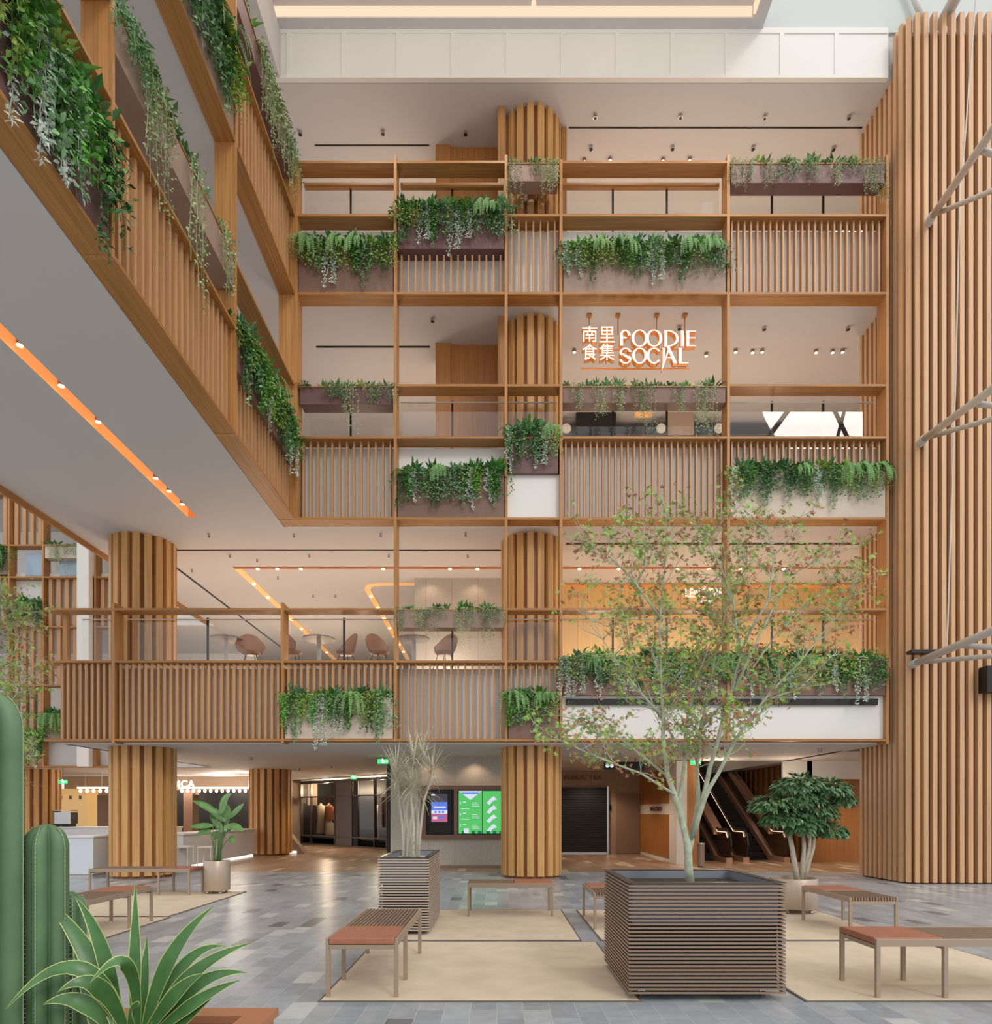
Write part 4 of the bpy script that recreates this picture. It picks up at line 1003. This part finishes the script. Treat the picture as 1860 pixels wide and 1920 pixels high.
for p in (1112, 1166, 1239, 1292): obj('hanger_rod', MB().cyl(sx(p), .1, sz(622), 12.56, .012, 8).box(sx(p)-.05, sx(p)+.05, .05, .15, 12.52, 12.56), 'orange', sg)
obj('carrier_rail', MB().box(sx(1096), sx(1300), .07, .1, sz(688), sz(686)).box(sx(1096), sx(1300), .07, .1, sz(652), sz(650)), 'signside', sg)
def sign(label, s, x, y, z, w_, h, m='sign', rz=0, bold=.0, nm='wall_sign', dep=.03):
    o = link(nm, text_mesh(nm, s, w_, h, dep, [m], bold), None, (x, y, z), rz); tag(o, label, 'sign')
k = 18/1240
sign('glowing LENÔTRE lettering on the honey panels behind the maple', 'LEN\u00d4TRE', (1284-932)*k, 17.95, 1.5+(1522-1121)*k, 70*k, 21*k, 'sign')
sign('small glowing PARIS lettering under the name on the honey panels', 'PARIS', (1305-932)*k, 17.95, 1.5+(1522-1134)*k, 30*k, 8*k, 'sign')

# ------------------------------------------------------------------ café tables and chairs on the lowest balcony
def cafe_chair(px, rz, label, grp='shell chairs on the lowest balcony'):
    Y = 15.25; t = thing('shell_chair', label, 'chair', ((px-932)*Y/1240, Y, 4.62), rz)
    mb = MB(); n = 14; rows = 7; H0 = .50
    for i in range(rows):
        v = i/(rows-1)
        for j in range(n):
            a = PI*(.06+.88*j/(n-1)); back = math.sin(a)**1.5
            z = H0+.05+v*(.14+.34*back); rr = .20+.07*v**.6; mb.v.append((rr*math.cos(a)*1.3, rr*math.sin(a)*1.0-.02, z))
    for i in range(rows-1):
        for j in range(n-1): mb.f.append((i*n+j, i*n+j+1, (i+1)*n+j+1, (i+1)*n+j)); mb.m.append(0)
    o = obj('shell', mb, 'chair_shell', t, True); m = o.modifiers.new('thick', 'SOLIDIFY'); m.thickness = .018
    obj('seat', MB().lathe([(0, H0), (.18, H0), (.225, H0+.05), (.2, H0+.07), (0, H0+.055)], n=20), 'chair_shell', t, True)
    for x, y in ((-.2, -.2), (.2, -.2), (-.2, .22), (.2, .22)): obj('leg', MB().tube([(x*.5, y*.5, H0), (x*1.15, y*1.1, 0)], .009, 6), 'dark', t)
for px, rz, s in ((470, .5, 'wide shell chair at the left beside a wooden post'), (548, 2.2, 'shell chair just right of a lattice post, turned away'), (648, -.8, 'shell chair left of a steel railing post, right of the café table'), (711, .8, 'shell chair facing left in the middle of the terrace'), (833, -.6, 'shell chair half behind the hanging plants')): cafe_chair(px, rz, s)
def cafe_table(px, label):
    Y = 15.3; t = thing('cafe_table', label, 'table', ((px-932)*Y/1240, Y, 4.62))
    obj('table_top', MB().lathe([(0, .86), (.37, .86), (.38, .875), (.37, .89), (0, .89)], n=32), 'table_top', t); obj('pedestal', MB().cyl(0, 0, .02, .86, .05), 'steel', t); obj('foot', MB().cyl(0, 0, 0, .02, .22), 'dark', t)
M_['table_top'] = mat('table_top', (170, 158, 150), .3)
cafe_table(598, 'round café table between shell chairs on the lowest balcony'); cafe_table(776, 'round café table behind the rail planter'); cafe_table(425, 'round café table at the left near the big column')
# plates on the restaurant wall
rs = 18.35/1240
for px, py, s in ((1062, 803, 'leftmost'), (1132, 803, 'second'), (1240, 803, 'middle'), (1348, 803, 'rightmost')):
    tag(obj('wall_plate', MB().tube([((px-932)*rs, 18.38, 1.5+(1522-py)*rs), ((px-932)*rs, 18.34, 1.5+(1522-py)*rs)], .13, 24), 'white'), '%s round white plate on the restaurant front of the middle balcony' % s, 'plate')
for (a, b, c, d, m) in ((1190, 1222, 772, 782, 'trough_lit'), (1080, 1155, 775, 815, 'black'), (1250, 1300, 775, 815, 'taupe')):
    tag(obj('menu_board', MB().box((a-932)*rs, (b-932)*rs, 18.3, 18.38, 1.5+(1522-d)*rs, 1.5+(1522-c)*rs), m), {'trough_lit': 'small lit panel', 'black': 'black panel', 'taupe': 'taupe panel'}[m]+' on the dark restaurant front of the middle balcony', 'panel')

# ------------------------------------------------------------------ ground floor: screens in the stone wall
ks = 17.6/1240
def ux(px): return (px-932)*ks
def uz(py): return 1.5+(1522-py)*ks
fr = thing('screen_surround', 'brown frame around the screens in the speckled stone wall', 'frame')
M_['bronze_brown'] = mat('bronze_brown', (128, 98, 82), .4, .2)
obj('frame', MB().box(ux(790), ux(990), 17.55, 17.7, uz(1480), uz(1473)).box(ux(790), ux(990), 17.55, 17.7, uz(1573), uz(1565)).box(ux(790), ux(799), 17.55, 17.7, uz(1565), uz(1480)).box(ux(851), ux(858), 17.55, 17.7, uz(1565), uz(1480)).box(ux(982), ux(990), 17.55, 17.7, uz(1565), uz(1480)), 'bronze_brown', fr)
M_['scr_g'] = emis('screen_green', (96, 205, 110), .85); M_['scr_b'] = emis('screen_blue', (96, 130, 235), .9); M_['scr_w'] = emis('screen_white', (225, 232, 250), .85); M_['scr_p'] = emis('screen_pink', (200, 110, 150), .8); M_['scr_d'] = emis('screen_dim', (90, 88, 100), .6); M_['scr_t'] = emis('screen_trees', (40, 130, 90), .7)
kt = thing('ticket_kiosk', 'black kiosk with a blue and pink screen set into the stone wall', 'kiosk')
obj('body', MB().box(ux(800), ux(850), 17.62, 17.695, uz(1564.5), uz(1480.5)).box(ux(805), ux(846), 17.56, 17.62, uz(1564), uz(1483)), 'black', kt)
sc = MB(); ms = ['scr_d', 'scr_b', 'scr_w', 'scr_p', 'black']
def sq(a, b, c, d, m, y=17.555): sc.cur = m; sc.box(ux(a), ux(b), y, y+.004, uz(d), uz(c))
sq(809, 839, 1489, 1504, 0); sq(809, 839, 1504, 1519, 1); sq(809, 839, 1519, 1526, 2); sq(809, 839, 1526, 1541, 3)
for a in (815, 822, 829): sq(a, a+4, 1520.5, 1524.5, 1, 17.55)
sq(813, 836, 1512, 1515, 2, 17.55); sq(809, 816, 1489, 1492, 2, 17.55); sq(812, 820, 1531, 1536, 2, 17.55); sq(824, 833, 1529, 1534, 1, 17.55); sq(808, 817, 1552, 1557, 4); sq(820, 838, 1548, 1556, 4)
obj('screen', sc, ms, kt)
ds = thing('directory_screen', 'bright green floor directory screens in the stone wall beside the column', 'screen')
sc = MB(); ms = ['scr_g', 'scr_w', 'scr_t', 'scr_b', 'dark']
sc.cur = 4; sc.box(ux(858), ux(983), 17.6, 17.69, uz(1565), uz(1482))
def sq(a, b, c, d, m, y=17.59): sc.cur = m; sc.box(ux(a), ux(b), y, y+.004, uz(d), uz(c))
sq(860, 904, 1483, 1563, 0); sq(905.5, 982, 1483, 1563, 0)
sc.cur = 1; sc.face([(ux(860), 17.585, uz(1483)), (ux(882), 17.585, uz(1500)), (ux(904), 17.585, uz(1483))])
sq(866, 898, 1486, 1489, 3, 17.58)
for y, a in ((1503, 868), (1524, 868), (1545, 868)): sq(862, 864, y, y+5, 1, 17.585); sq(a, a+6, y, y+2, 1, 17.585)
for y in (1516, 1536): sq(864, 880, y, y+1, 1, 17.585)
for y in (1505, 1527, 1547): [sq(885, 895+i*2, y+i*3, y+i*3+1, 1, 17.585) for i in range(3)]
for y in (1500, 1517, 1534, 1552):
    for x in (912, 948):
        sc.cur = 1; P = [(x, y+6), (x+8, y-3), (x+14, y-7), (x+20, y-1), (x+12, y+2), (x+6, y+9)]; sc.face([(ux(a), 17.582, uz(b)) for a, b in reversed(P)])
for x in (866, 884, 896, 912, 924, 936): sq(x, x+7, 1558, 1563, 2, 17.58)
sq(870, 879, 1553, 1562, 1, 17.575)
obj('screen', sc, ms, ds)

# rear right: shutter, door, wooden wall block
kb = 23.6/1240
def bx_(px): return (px-932)*kb
def bz(py): return 1.5+(1522-py)*kb
struct('wall_rear_right', MB().box(1.3, 5.3, 23.6, 23.8, 0, 2.97), 'taupe')
sh_ = MB()
for k in range(26): z = .06+k*.089; sh_.box(bx_(1050), bx_(1137), 23.50+.012*(k % 2), 23.6, z, z+.075)
t = thing('roller_shutter', 'black closed roller shutter behind the round column', 'shutter'); obj('curtain', sh_, 'black', t); obj('bottom_bar', MB().box(bx_(1050), bx_(1137), 23.48, 23.56, .0, .06), 'chrome', t); obj('guide', MB().box(bx_(1137), bx_(1140), 23.46, 23.6, 0, 2.4), 'chrome', t)
t = struct('door_1', MB().box(bx_(1155), bx_(1199), 23.56, 23.6, .02, bz(1488)), mat('door_paint', (150, 126, 108), .6))
tag(obj('call_panel', MB().box(bx_(1142), bx_(1146), 23.56, 23.6, bz(1519), bz(1509)), 'black'), 'small black wall switch between shutter and plain door', 'switch')
M_['redtext'] = mat('red_text', (140, 80, 60), .6)
sign('faded reddish lettering on the wall over the black shutter', 'PUBLIC TEA', bx_(1058), 23.58, bz(1462), 70*kb, 8*kb, 'redtext')
t = thing('wood_block_wall', 'orange wood and white wall block left of the escalators', 'wall block')
obj('carcass', MB().box(5.10, 5.4, 18.8, 23.55, 0, 2.95), 'white', t)
obj('upper_panel', MB().box(5.08, 5.10, 19.6, 23.5, 1.75, 2.8), 'orange', t); obj('lower_panel', MB().box(5.08, 5.10, 19.6, 23.5, .12, 1.42), 'orange', t)
o = link('lettering', text_mesh('lettering', "NA.C'IMO", 1.5, .14, .02, ['redtext'], .02), t, (5.085, 21.9, 1.52), -PI/2)
obj('end_panel', MB().box(5.4, 5.75, 18.8, 19.6, 0, 2.95), 'orange', t)
# escalators
def escalator(label, x0, x1, yb, gw=.03):
    t = thing('escalator', label, 'escalator', (0, yb, 0)); T = math.tan(math.radians(30)); Lr = 9.0
    st = MB()
    for k in range(30): st.box(x0+.12, x1-.12, .9+k*.34, 1.26+k*.34, -.1, .02+k*.34*T)
    obj('steps', st, 'black', t)
    for x in (x0, x1):
        prof = [(0, .1), (.9, .1), (.9+Lr, .1+Lr*T), (.9+Lr, .95+Lr*T), (.9, .95), (.1, .95), (-.12, .8), (-.2, .52), (-.12, .25)]
        gl = MB(); 
        P0 = [(x-.01, y, z) for y, z in prof]; P1 = [(x+.01, y, z) for y, z in prof]; gl.face(P0); gl.face(P1[::-1])
        bo = obj('balustrade', gl, 'bal_panel', t)
        hr = [(x, .6, .13), (x, -.1, .2), (x, -.24, .52), (x, -.14, .86), (x, .1, .98), (x, .9, .98), (x, 1.1, 1.03), (x, .9+Lr, .98+Lr*T)]
        obj('handrail', MB().tube(hr, .035, 8), 'black', bo)
        li = [(x-.03, -.05, .5), (x-.03, 0, .38), (x-.03, .3, .28), (x-.03, .9, .3), (x-.03, .9+Lr, .34+Lr*T)]
        obj('light_strip', MB().tube([(x-.03, .0, .75), (x-.03, .1, .9), (x-.03, .9, .9), (x-.03, .9+Lr, .92+Lr*T)], .012, 6), 'glow_esc', bo)
        obj('deck', MB().prism([(x-.09, -.1), (x+.09, -.1), (x+.09, .9), (x-.09, .9)], 0, .16), 'esc_metal', t)
        mb = MB(); a = [(x-.09, .9, .16), (x+.09, .9, .16), (x+.09, .9+Lr, .16+Lr*T), (x-.09, .9+Lr, .16+Lr*T)]; mb.face(a)
        a2 = [(x-.14, .9, .97), (x+.14, .9, .97), (x+.14, .9+Lr, .97+Lr*T), (x-.14, .9+Lr, .97+Lr*T)] if x > x0 else [(x-.14, 1.6, .3), (x+.02, 1.6, .3), (x+.02, .9+Lr, .3+Lr*T), (x-.14, .9+Lr, .3+Lr*T)]
        mb.face(a2).face([(q[0], q[1], q[2]-.16) for q in a2[::-1]]).face([a2[0], (a2[0][0], a2[0][1], a2[0][2]-.16), (a2[3][0], a2[3][1], a2[3][2]-.16), a2[3]])
        mb.face([(x-.09, .9, -.05), (x-.09, .9, .16), (x-.09, .9+Lr, .16+Lr*T), (x-.09, .9+Lr, -.4+Lr*T)]); obj('skirt', mb, 'esc_metal', t)
M_['glow_esc'] = emis('escalator_light', (255, 214, 178), 1.4); M_['esc_metal'] = mat('escalator_metal', (196, 156, 132), .3, .4); M_['bal_panel'] = mat('balustrade_panel', (96, 70, 52), .12, .3)
escalator('left escalator with lit handrails behind the maple trunk', 5.75, 6.75, 19.3); escalator('right escalator with dark side rising behind the umbrella tree', 7.35, 8.55, 19.6)
struct('wall_escalator_right', MB().box(9.0, 9.15, 19.2, 31, 0, 9), mat('dark_wood', (84, 56, 38), .5, var=.2)); struct('wall_escalator_back', MB().box(5.4, 9.15, 30.0, 30.2, 0, 9), 'dark')
mb = MB()
for k in range(22): mb.box(8.94, 9.0, 19.3+k*.45, 19.42+k*.45, 0, 2.95)
struct('trim_4', mb, 'backing')
struct('wall_lift_side', MB().box(9.15, 13, 19.8, 20.0, 0, 2.97), 'orange')
struct('wall_bulkhead', MB().box(8.3, 13, 19.2, 19.3, 2.45, 2.97), 'white')
bn = thing('litter_bin', 'slim cylindrical metal bin beside the maple trunk near the escalators', 'bin', ((1314-932)*17.9/1240, 17.9, 0)); obj('bin_body', MB().cyl(0, 0, .03, .62, .1, 24), 'bronze', bn); obj('bin_lid', MB().cyl(0, 0, .62, .66, .103, 24), 'chrome', bn); obj('bin_base', MB().cyl(0, 0, 0, .03, .08, 24), 'black', bn)

for (x, y, z) in ((6.2, 18.6, 2.6), (8.0, 18.2, 2.2), (7.0, 23.5, 4.2)): point('escalator_fill', (x, y, z), 24, (1, .8, .6), .15)  # fill points added to brighten the escalators, no fittings here
# boutique at the rear
def planebox(P0, P1):
    P0, P1 = Vector((*P0, 0)), Vector((*P1, 0)); d = P1-P0; return P0, math.atan2(d.y, d.x), d.length
P0, A, L = planebox((-9.2, 31.0), (-4.35, 26.2))
bt = thing('clothes_shop', 'dark clothes boutique front with two display windows at the rear', 'shopfront', P0, A)
H = 2.9
obj('fascia', MB().box(0, L, -.02, .1, H-.12, H).box(0, L, -.02, .1, 2.15, 2.2).box(0, L, -.02, .1, .38, .44).box(0, L, -.02, .1, 0, .06), 'bronze_dark', bt)
for x in (0, .9, 2.95, 4.3, L-.9, L-.06): obj('mullion', MB().box(x, x+.05, -.03, .1, 0, H), 'bronze_dark', bt)
for x0, x1 in ((2.95, 4.3), (4.35, 4.75)): tag(obj('steel_panel', MB().box(x0+.05, x1, 0, .06, .02, H-.12), 'gunmetal' if x0 < 4 else 'black', bt), 'dark metal panel')
for x0, x1 in ((.9, 2.95), (4.75, L-.06)): obj('window_pane', MB().box(x0+.05, x1, .04, .05, .44, 2.15), 'glass_b', bt)
bw = obj('back_wall', MB().box(0, L, 1.6, 1.7, 0, H).box(0, .05, .1, 1.6, 0, H).box(L-.05, L, .1, 1.6, 0, H).box(0, L, .1, 1.6, .3, .36), 'dark', bt)
def garment(label, lx, ly, z0, z1, w_, m):
    mb = MB().lathe([(.03, z1), (.05, z1-.06), (w_*.55, z1-.14), (w_*.42, z1-(z1-z0)*.45), (w_*.6, z0), (w_*.55, z0), (0, z0+.02)], n=18)
    p = P0+Vector((math.cos(A)*lx-math.sin(A)*ly, math.sin(A)*lx+math.cos(A)*ly, 0))
    tag(obj('dress', mb, m, None, True, tuple(p)), label, 'dress')
M_['linen'] = mat('linen', (206, 196, 172), .9); M_['rust'] = mat('rust_cloth', (168, 88, 58), .9); M_['green_cloth'] = mat('green_cloth', (92, 98, 74), .9)
garment('long pale dress in the left boutique window', 1.2, .35, .5, 1.9, .34, 'linen'); garment('cream outfit beside the rust jacket', 1.65, .5, .5, 1.9, .3, 'linen'); garment('rust coloured jacket in the left boutique window', 2.05, .3, 1.1, 1.85, .4, 'rust'); garment('pale skirt under the rust jacket', 2.07, .32, .45, 1.1, .38, 'linen')
for i, (lx, m) in enumerate(((5.0, 'linen'), (5.25, 'rust'), (5.5, 'green_cloth'), (5.75, 'linen'))): garment(('pale shirt', 'rust shirt', 'green dress', 'white blouse')[i]+' hanging in the right boutique window', lx, .8, .8, 1.8, .2, m)
for lx in (1.3, 2.3, 5.1, 5.7): p = P0+Vector((math.cos(A)*lx-math.sin(A)*.6, math.sin(A)*lx+math.cos(A)*.6, 2.5)); point('shop_lamp', p, 70, (1, .8, .55), .05)
P2, A2, L2 = planebox((-4.35, 26.2), (-2.85, 27.4))
b2 = thing('glazed_shop_corner', 'dark glazed side of the boutique behind the pale spiky tree', 'shopfront', P2, A2)
obj('frame', MB().box(0, .06, 0, .1, 0, H).box(L2-.06, L2, 0, .1, 0, H).box(0, L2, 0, .1, 2.2, H).box(0, L2, 0, .1, 0, .4).box(.9, .95, 0, .1, 0, H), 'bronze_dark', b2); obj('window_pane', MB().box(.06, L2-.06, .04, .05, .4, 2.2), 'glass_b', b2); obj('shelf_unit', MB().box(.1, .9, .5, .9, .4, .45).box(.1, .9, .5, .9, .9, .95).box(.1, .9, .5, .9, 1.4, 1.45).box(.1, .9, .9, .95, .3, 2.1), 'orange', b2)
struct('wall_stone_left_end', MB().box(-2.95, -2.85, 17.7, 27.4, 0, 2.97), 'dark')

# café at the left rear
struct('wall_cafe_back', MB().box(-19, -9.2, 31, 31.2, 0, 2.97), 'taupe')
kc = 27.5/1240
def cx_(px): return (px-932)*kc
def cz(py): return 1.5+(1522-py)*kc
sign('white glowing ARABICA lettering half hidden by the left column', 'ARABICA', cx_(288), 27.4, cz(1477), 80*kc, 14*kc, 'sign', bold=.03)
struct('wall_cafe_fascia', MB().box(-18, -9.3, 27.5, 27.7, 2.2, 2.97), 'taupe')
tag(obj('shop_fascia_sign', MB().box(-9.3, -8.5, 31.2, 31.3, 1.8, 2.9), 'taupe'), 'taupe shop sign board beside the boutique', 'sign board'); sign('dim lettering of the shop beside the boutique', 'MIAN', -9.75, 30.9, 1.9, .8, .32, 'bronze')
for (a, b, c, d, m, s) in ((335, 347, 1482, 1535, 'black', 'black café doorway right of the left column'), (376, 467, 1482, 1530, 'black', 'black café window beside the paddle leaf plant'), (347, 364, 1482, 1533, 'bronze_brown', 'brown café pier between two dark openings')):
    tag(obj({'black café doorway right of the left column': 'doorway', 'black café window beside the paddle leaf plant': 'dark_window'}.get(s, 'wall_pier'), MB().box(cx_(a), cx_(b), 27.35, 27.45, cz(d)-(.6 if m != 'bronze_brown' else 1.2), cz(c)), m), s, 'panel')
for (a, b, s, n) in ((145, 206, 'left of the left column', 5), (335, 466, 'right of the left column', 12)):
    t = thing('pendant_light_bar', 'white light bar with round bulbs hanging %s' % s, 'pendant lamp', (0, 24.5, 0)); kk = 24.5/1240; z = 1.5+(1522-1477)*kk
    obj('bar', MB().box((a-932)*kk, (b-932)*kk, -.03, .03, z-.03, z+.03), 'glow_bar', t)
    for k in range(n):
        x = ((a+6-932)+(b-a-12)*k/(n-1))*kk; obj('bulb', MB().lathe([(.0, z-.2), (.05, z-.17), (.06, z-.12), (.04, z-.05), (.0, z-.03)], x, 0, 10), 'glow_bar', t)
    for x in (a+15, b-15): obj('cable', MB().cyl((x-932)*kk, 0, z, 2.97, .006, 5), 'steel', t)
dc = thing('display_case', 'warmly lit glass display wall of the café at far left', 'display case'); kd = 27.2/1240
obj('case_back', MB().box((90-932)*kd, (178-932)*kd, 27.3, 27.35, .5, 2.2), 'case_back', dc)
obj('case_glass', MB().box((90-932)*kd, (178-932)*kd, 26.6, 26.61, .9, 2.2), 'glass', dc)
obj('case_frame', MB().box((88-932)*kd, (180-932)*kd, 26.58, 27.36, 2.2, 2.42).box((88-932)*kd, (90-932)*kd, 26.58, 27.36, 0, 2.2), 'case_back', dc)
for k in range(4): obj('case_spot', MB().cyl((105+k*18-932)*kd, 26.9, 2.0, 2.15, .05, 10), 'dark', dc)
cm = thing('coffee_machine', 'chrome coffee machine in front of the lit display wall', 'machine', ((118-932)*23.2/1240, 23.2, .98)); obj('machine_body', MB().box(-.4, .4, -.2, .2, .1, .5), 'chrome', cm); obj('machine_foot', MB().box(-.35, .35, -.18, .18, 0, .1), 'dark', cm); obj('cup_rail', MB().box(-.4, .4, -.2, .2, .55, .58), 'chrome', cm)
def counter(label, x0, x1, y0, y1, h, glow=False):
    t = thing('cafe_counter', label, 'counter')
    obj('body', MB().box(x0+.03, x1-.03, y0+.03, y1-.03, .08, h-.04), 'counter', t); obj('top', MB().box(x0, x1, y0, y1, h-.04, h), 'white', t); obj('plinth', MB().box(x0+.08, x1-.08, y0+.08, y1-.08, 0, .08), 'glow_bar' if glow else 'steel', t)
M_['counter'] = mat('counter_white', (216, 220, 226), .25)
counter('white café counter block between the cactus and the left column', -9.85, -9.15, 15.0, 15.7, .95)
counter('low white café bench box behind the left column', -9.1, -7.9, 16.4, 17.2, .62)
counter('long white café counter right of the left column', -8.9, -8.15, 17.2, 22.4, .93, True)
counter('taupe café bar in the rear', -15.8, -11.2, 22.8, 23.6, .98)
t = thing('slanted_wall_block', 'grey slanted block behind the farther slatted column', 'wall block', (-8.1, 23.6, 0)); obj('slope', MB().face([(0, 0, 0), (1.25, 0, 0), (.25, 0, 1.25), (0, 0, 1.25)]).face([(0, .4, 1.25), (.25, .4, 1.25), (1.25, .4, 0), (0, .4, 0)]).face([(1.25, 0, 0), (1.25, .4, 0), (.25, .4, 1.25), (.25, 0, 1.25)]).face([(0, 0, 1.25), (.25, 0, 1.25), (.25, .4, 1.25), (0, .4, 1.25)]), 'taupe', t); obj('glow_foot', MB().box(.05, .95, -.02, 0, .02, .1), 'glow_bar', t)
for px, s in ((345, 'left'), (388, 'right')):
    Y = 16.6; t = thing('bar_stool', 'white wire bar stool at the café counter, %s one' % s, 'stool', ((px-932)*Y/1240, Y, 0))
    obj('seat', MB().box(-.17, .17, -.17, .17, .6, .63), 'white', t)
    for x in (-.16, .16):
        for y in (-.16, .16): obj('leg', MB().cyl(x, y, 0, .6, .01, 6), 'white', t)
def exit_sign(label, px, py, Y, w_=.28, h=.12):
    t = thing('exit_sign', label, 'exit sign', ((px-932)*Y/1240, Y, 1.5+(1522-py)*Y/1240))
    obj('sign_body', MB().box(-w_/2, w_/2, -.02, .02, 0, h), 'exit', t)
    obj('running_figure', MB().box(-.03, .01, -.025, -.02, .03, .11).box(-.06, .05, -.025, -.02, .07, .085).box(.01, .05, -.025, -.02, .02, .04).tube([(-.005, -.02, .125), (-.005, -.026, .125)], .014, 8), 'exitw', t)
    obj('arrow', MB().box(.06, .11, -.025, -.02, .052, .068).face([(.10, -.024, .035), (.13, -.024, .06), (.10, -.024, .085)]), 'exitw', t)
    obj('hanger', MB().cyl(0, 0, h, 2.97-(1.5+(1522-py)*Y/1240), .006, 5), 'dark', t)
exit_sign('green exit sign hanging at the café, far left', 118, 1469, 22); exit_sign('green exit sign over the left of the boutique', 663, 1461, 24, .2); exit_sign('green exit sign in front of the spiky tree crown', 718, 1432, 17.5); exit_sign('green exit sign above the escalators behind the maple', 1304, 1434, 18)
t = thing('direction_sign', 'small black hanging sign with two round white symbols', 'sign', ((1143-932)*18/1240, 18, 2.72)); obj('sign_body', MB().box(-.16, .95, 0, .03, -.08, .14), 'dark', t); obj('hanger', MB().cyl(.1, .015, .14, .25, .01, 6).cyl(.7, .015, .14, .25, .01, 6), 'dark', t); obj('symbol', MB().tube([(-.06, -.01, .03), (-.06, 0, .03)], .05, 14), 'scr_w', t); obj('symbol', MB().tube([(.06, -.01, .03), (.06, 0, .03)], .05, 14), 'scr_w', t)

# ------------------------------------------------------------------ white steel trusses at the right
def truss(label, tip, far, Yf2, low, strut=None, r0=.07):
    """tip and far ends given by photo position and depth"""
    def P(p, Y): return Vector(((p[0]-932)*Y/1240, Y, 1.5+(1522-p[1])*Y/1240))
    t = thing('steel_truss', label, 'truss', tuple(P(tip, 13.5))); o = P(tip, 13.5)
    a = (P(far, Yf2)-o); b = (P(low[0], low[1])-o)*1.7
    obj('main_tube', MB().tube([(0, 0, 0), a*.5, a*1.7], r0, 16), 'steel', t, True)
    obj('lower_tube', MB().tube([(0, 0, 0), b], r0*.66, 14), 'steel', t, True)
    if strut: c = a*strut[0]+(P(strut[1], strut[2])-o-a*strut[0])*2.6; obj('strut_tube', MB().tube([a*strut[0], c], r0*.75, 14), 'steel', t, True)
    obj('wall_plate', MB().tube([(0, 0, 0), (.02, .2, 0)], r0*1.2, 16), 'steel', t)
truss('top white steel tube truss at the right edge', (1750, 403), (2010, 30), 9.0, ((2000, 300), 11), (.42, (1990, 318), 11))
truss('middle white steel tube truss at the right edge', (1734, 822), (2010, 620), 9.0, ((2000, 745), 11), (.42, (1990, 773), 11))
truss('lowest white steel tube truss at the right edge', (1720, 1242), (2010, 1120), 9.0, ((2000, 1218), 11), (.35, (1990, 1222), 11))
def P3(px, py, Y): return ((px-932)*Y/1240, Y, 1.5+(1522-py)*Y/1240)
tag(obj('roof_tube', MB().tube([P3(1733, 45, 14.1), P3(1700, -40, 14.1)], .06, 12), 'steel', None, True), 'thin grey tube above the slatted wall, left of two', 'tube')
tag(obj('roof_tube', MB().tube([P3(1766, 45, 14.1), P3(1815, -50, 13)], .12, 12), 'steel', None, True), 'thicker grey tube above the slatted wall', 'tube')
tag(obj('steel_cable', MB().tube([P3(1832, -30, 13.2), P3(1806, 300, 13.2), P3(1800, 350, 13.1), P3(1791, 740, 13.1), P3(1788, 800, 13.1), P3(1777, 1170, 13.1), P3(1775, 1212, 13.1)], .014, 6), 'steel'), 'thin white cable running down the slatted wall past the trusses', 'cable')
tag(obj('wall_bracket', MB().box(*[v for v in ((1702-932)*13.6/1240, (1760-932)*13.6/1240, 13.45, 13.65, 1.5+(1522-1227)*13.6/1240, 1.5+(1522-1221)*13.6/1240)]), 'dark'), 'dark horizontal bracket on the slatted wall near the lowest truss', 'bracket')
tag(obj('wall_box', MB().box((1838-932)*13.6/1240, (1880-932)*13.6/1240, 13.4, 13.65, 1.5+(1522-1300)*13.6/1240, 1.5+(1522-1252)*13.6/1240), 'dark'), 'dark box on the slatted wall at the right edge', 'box')
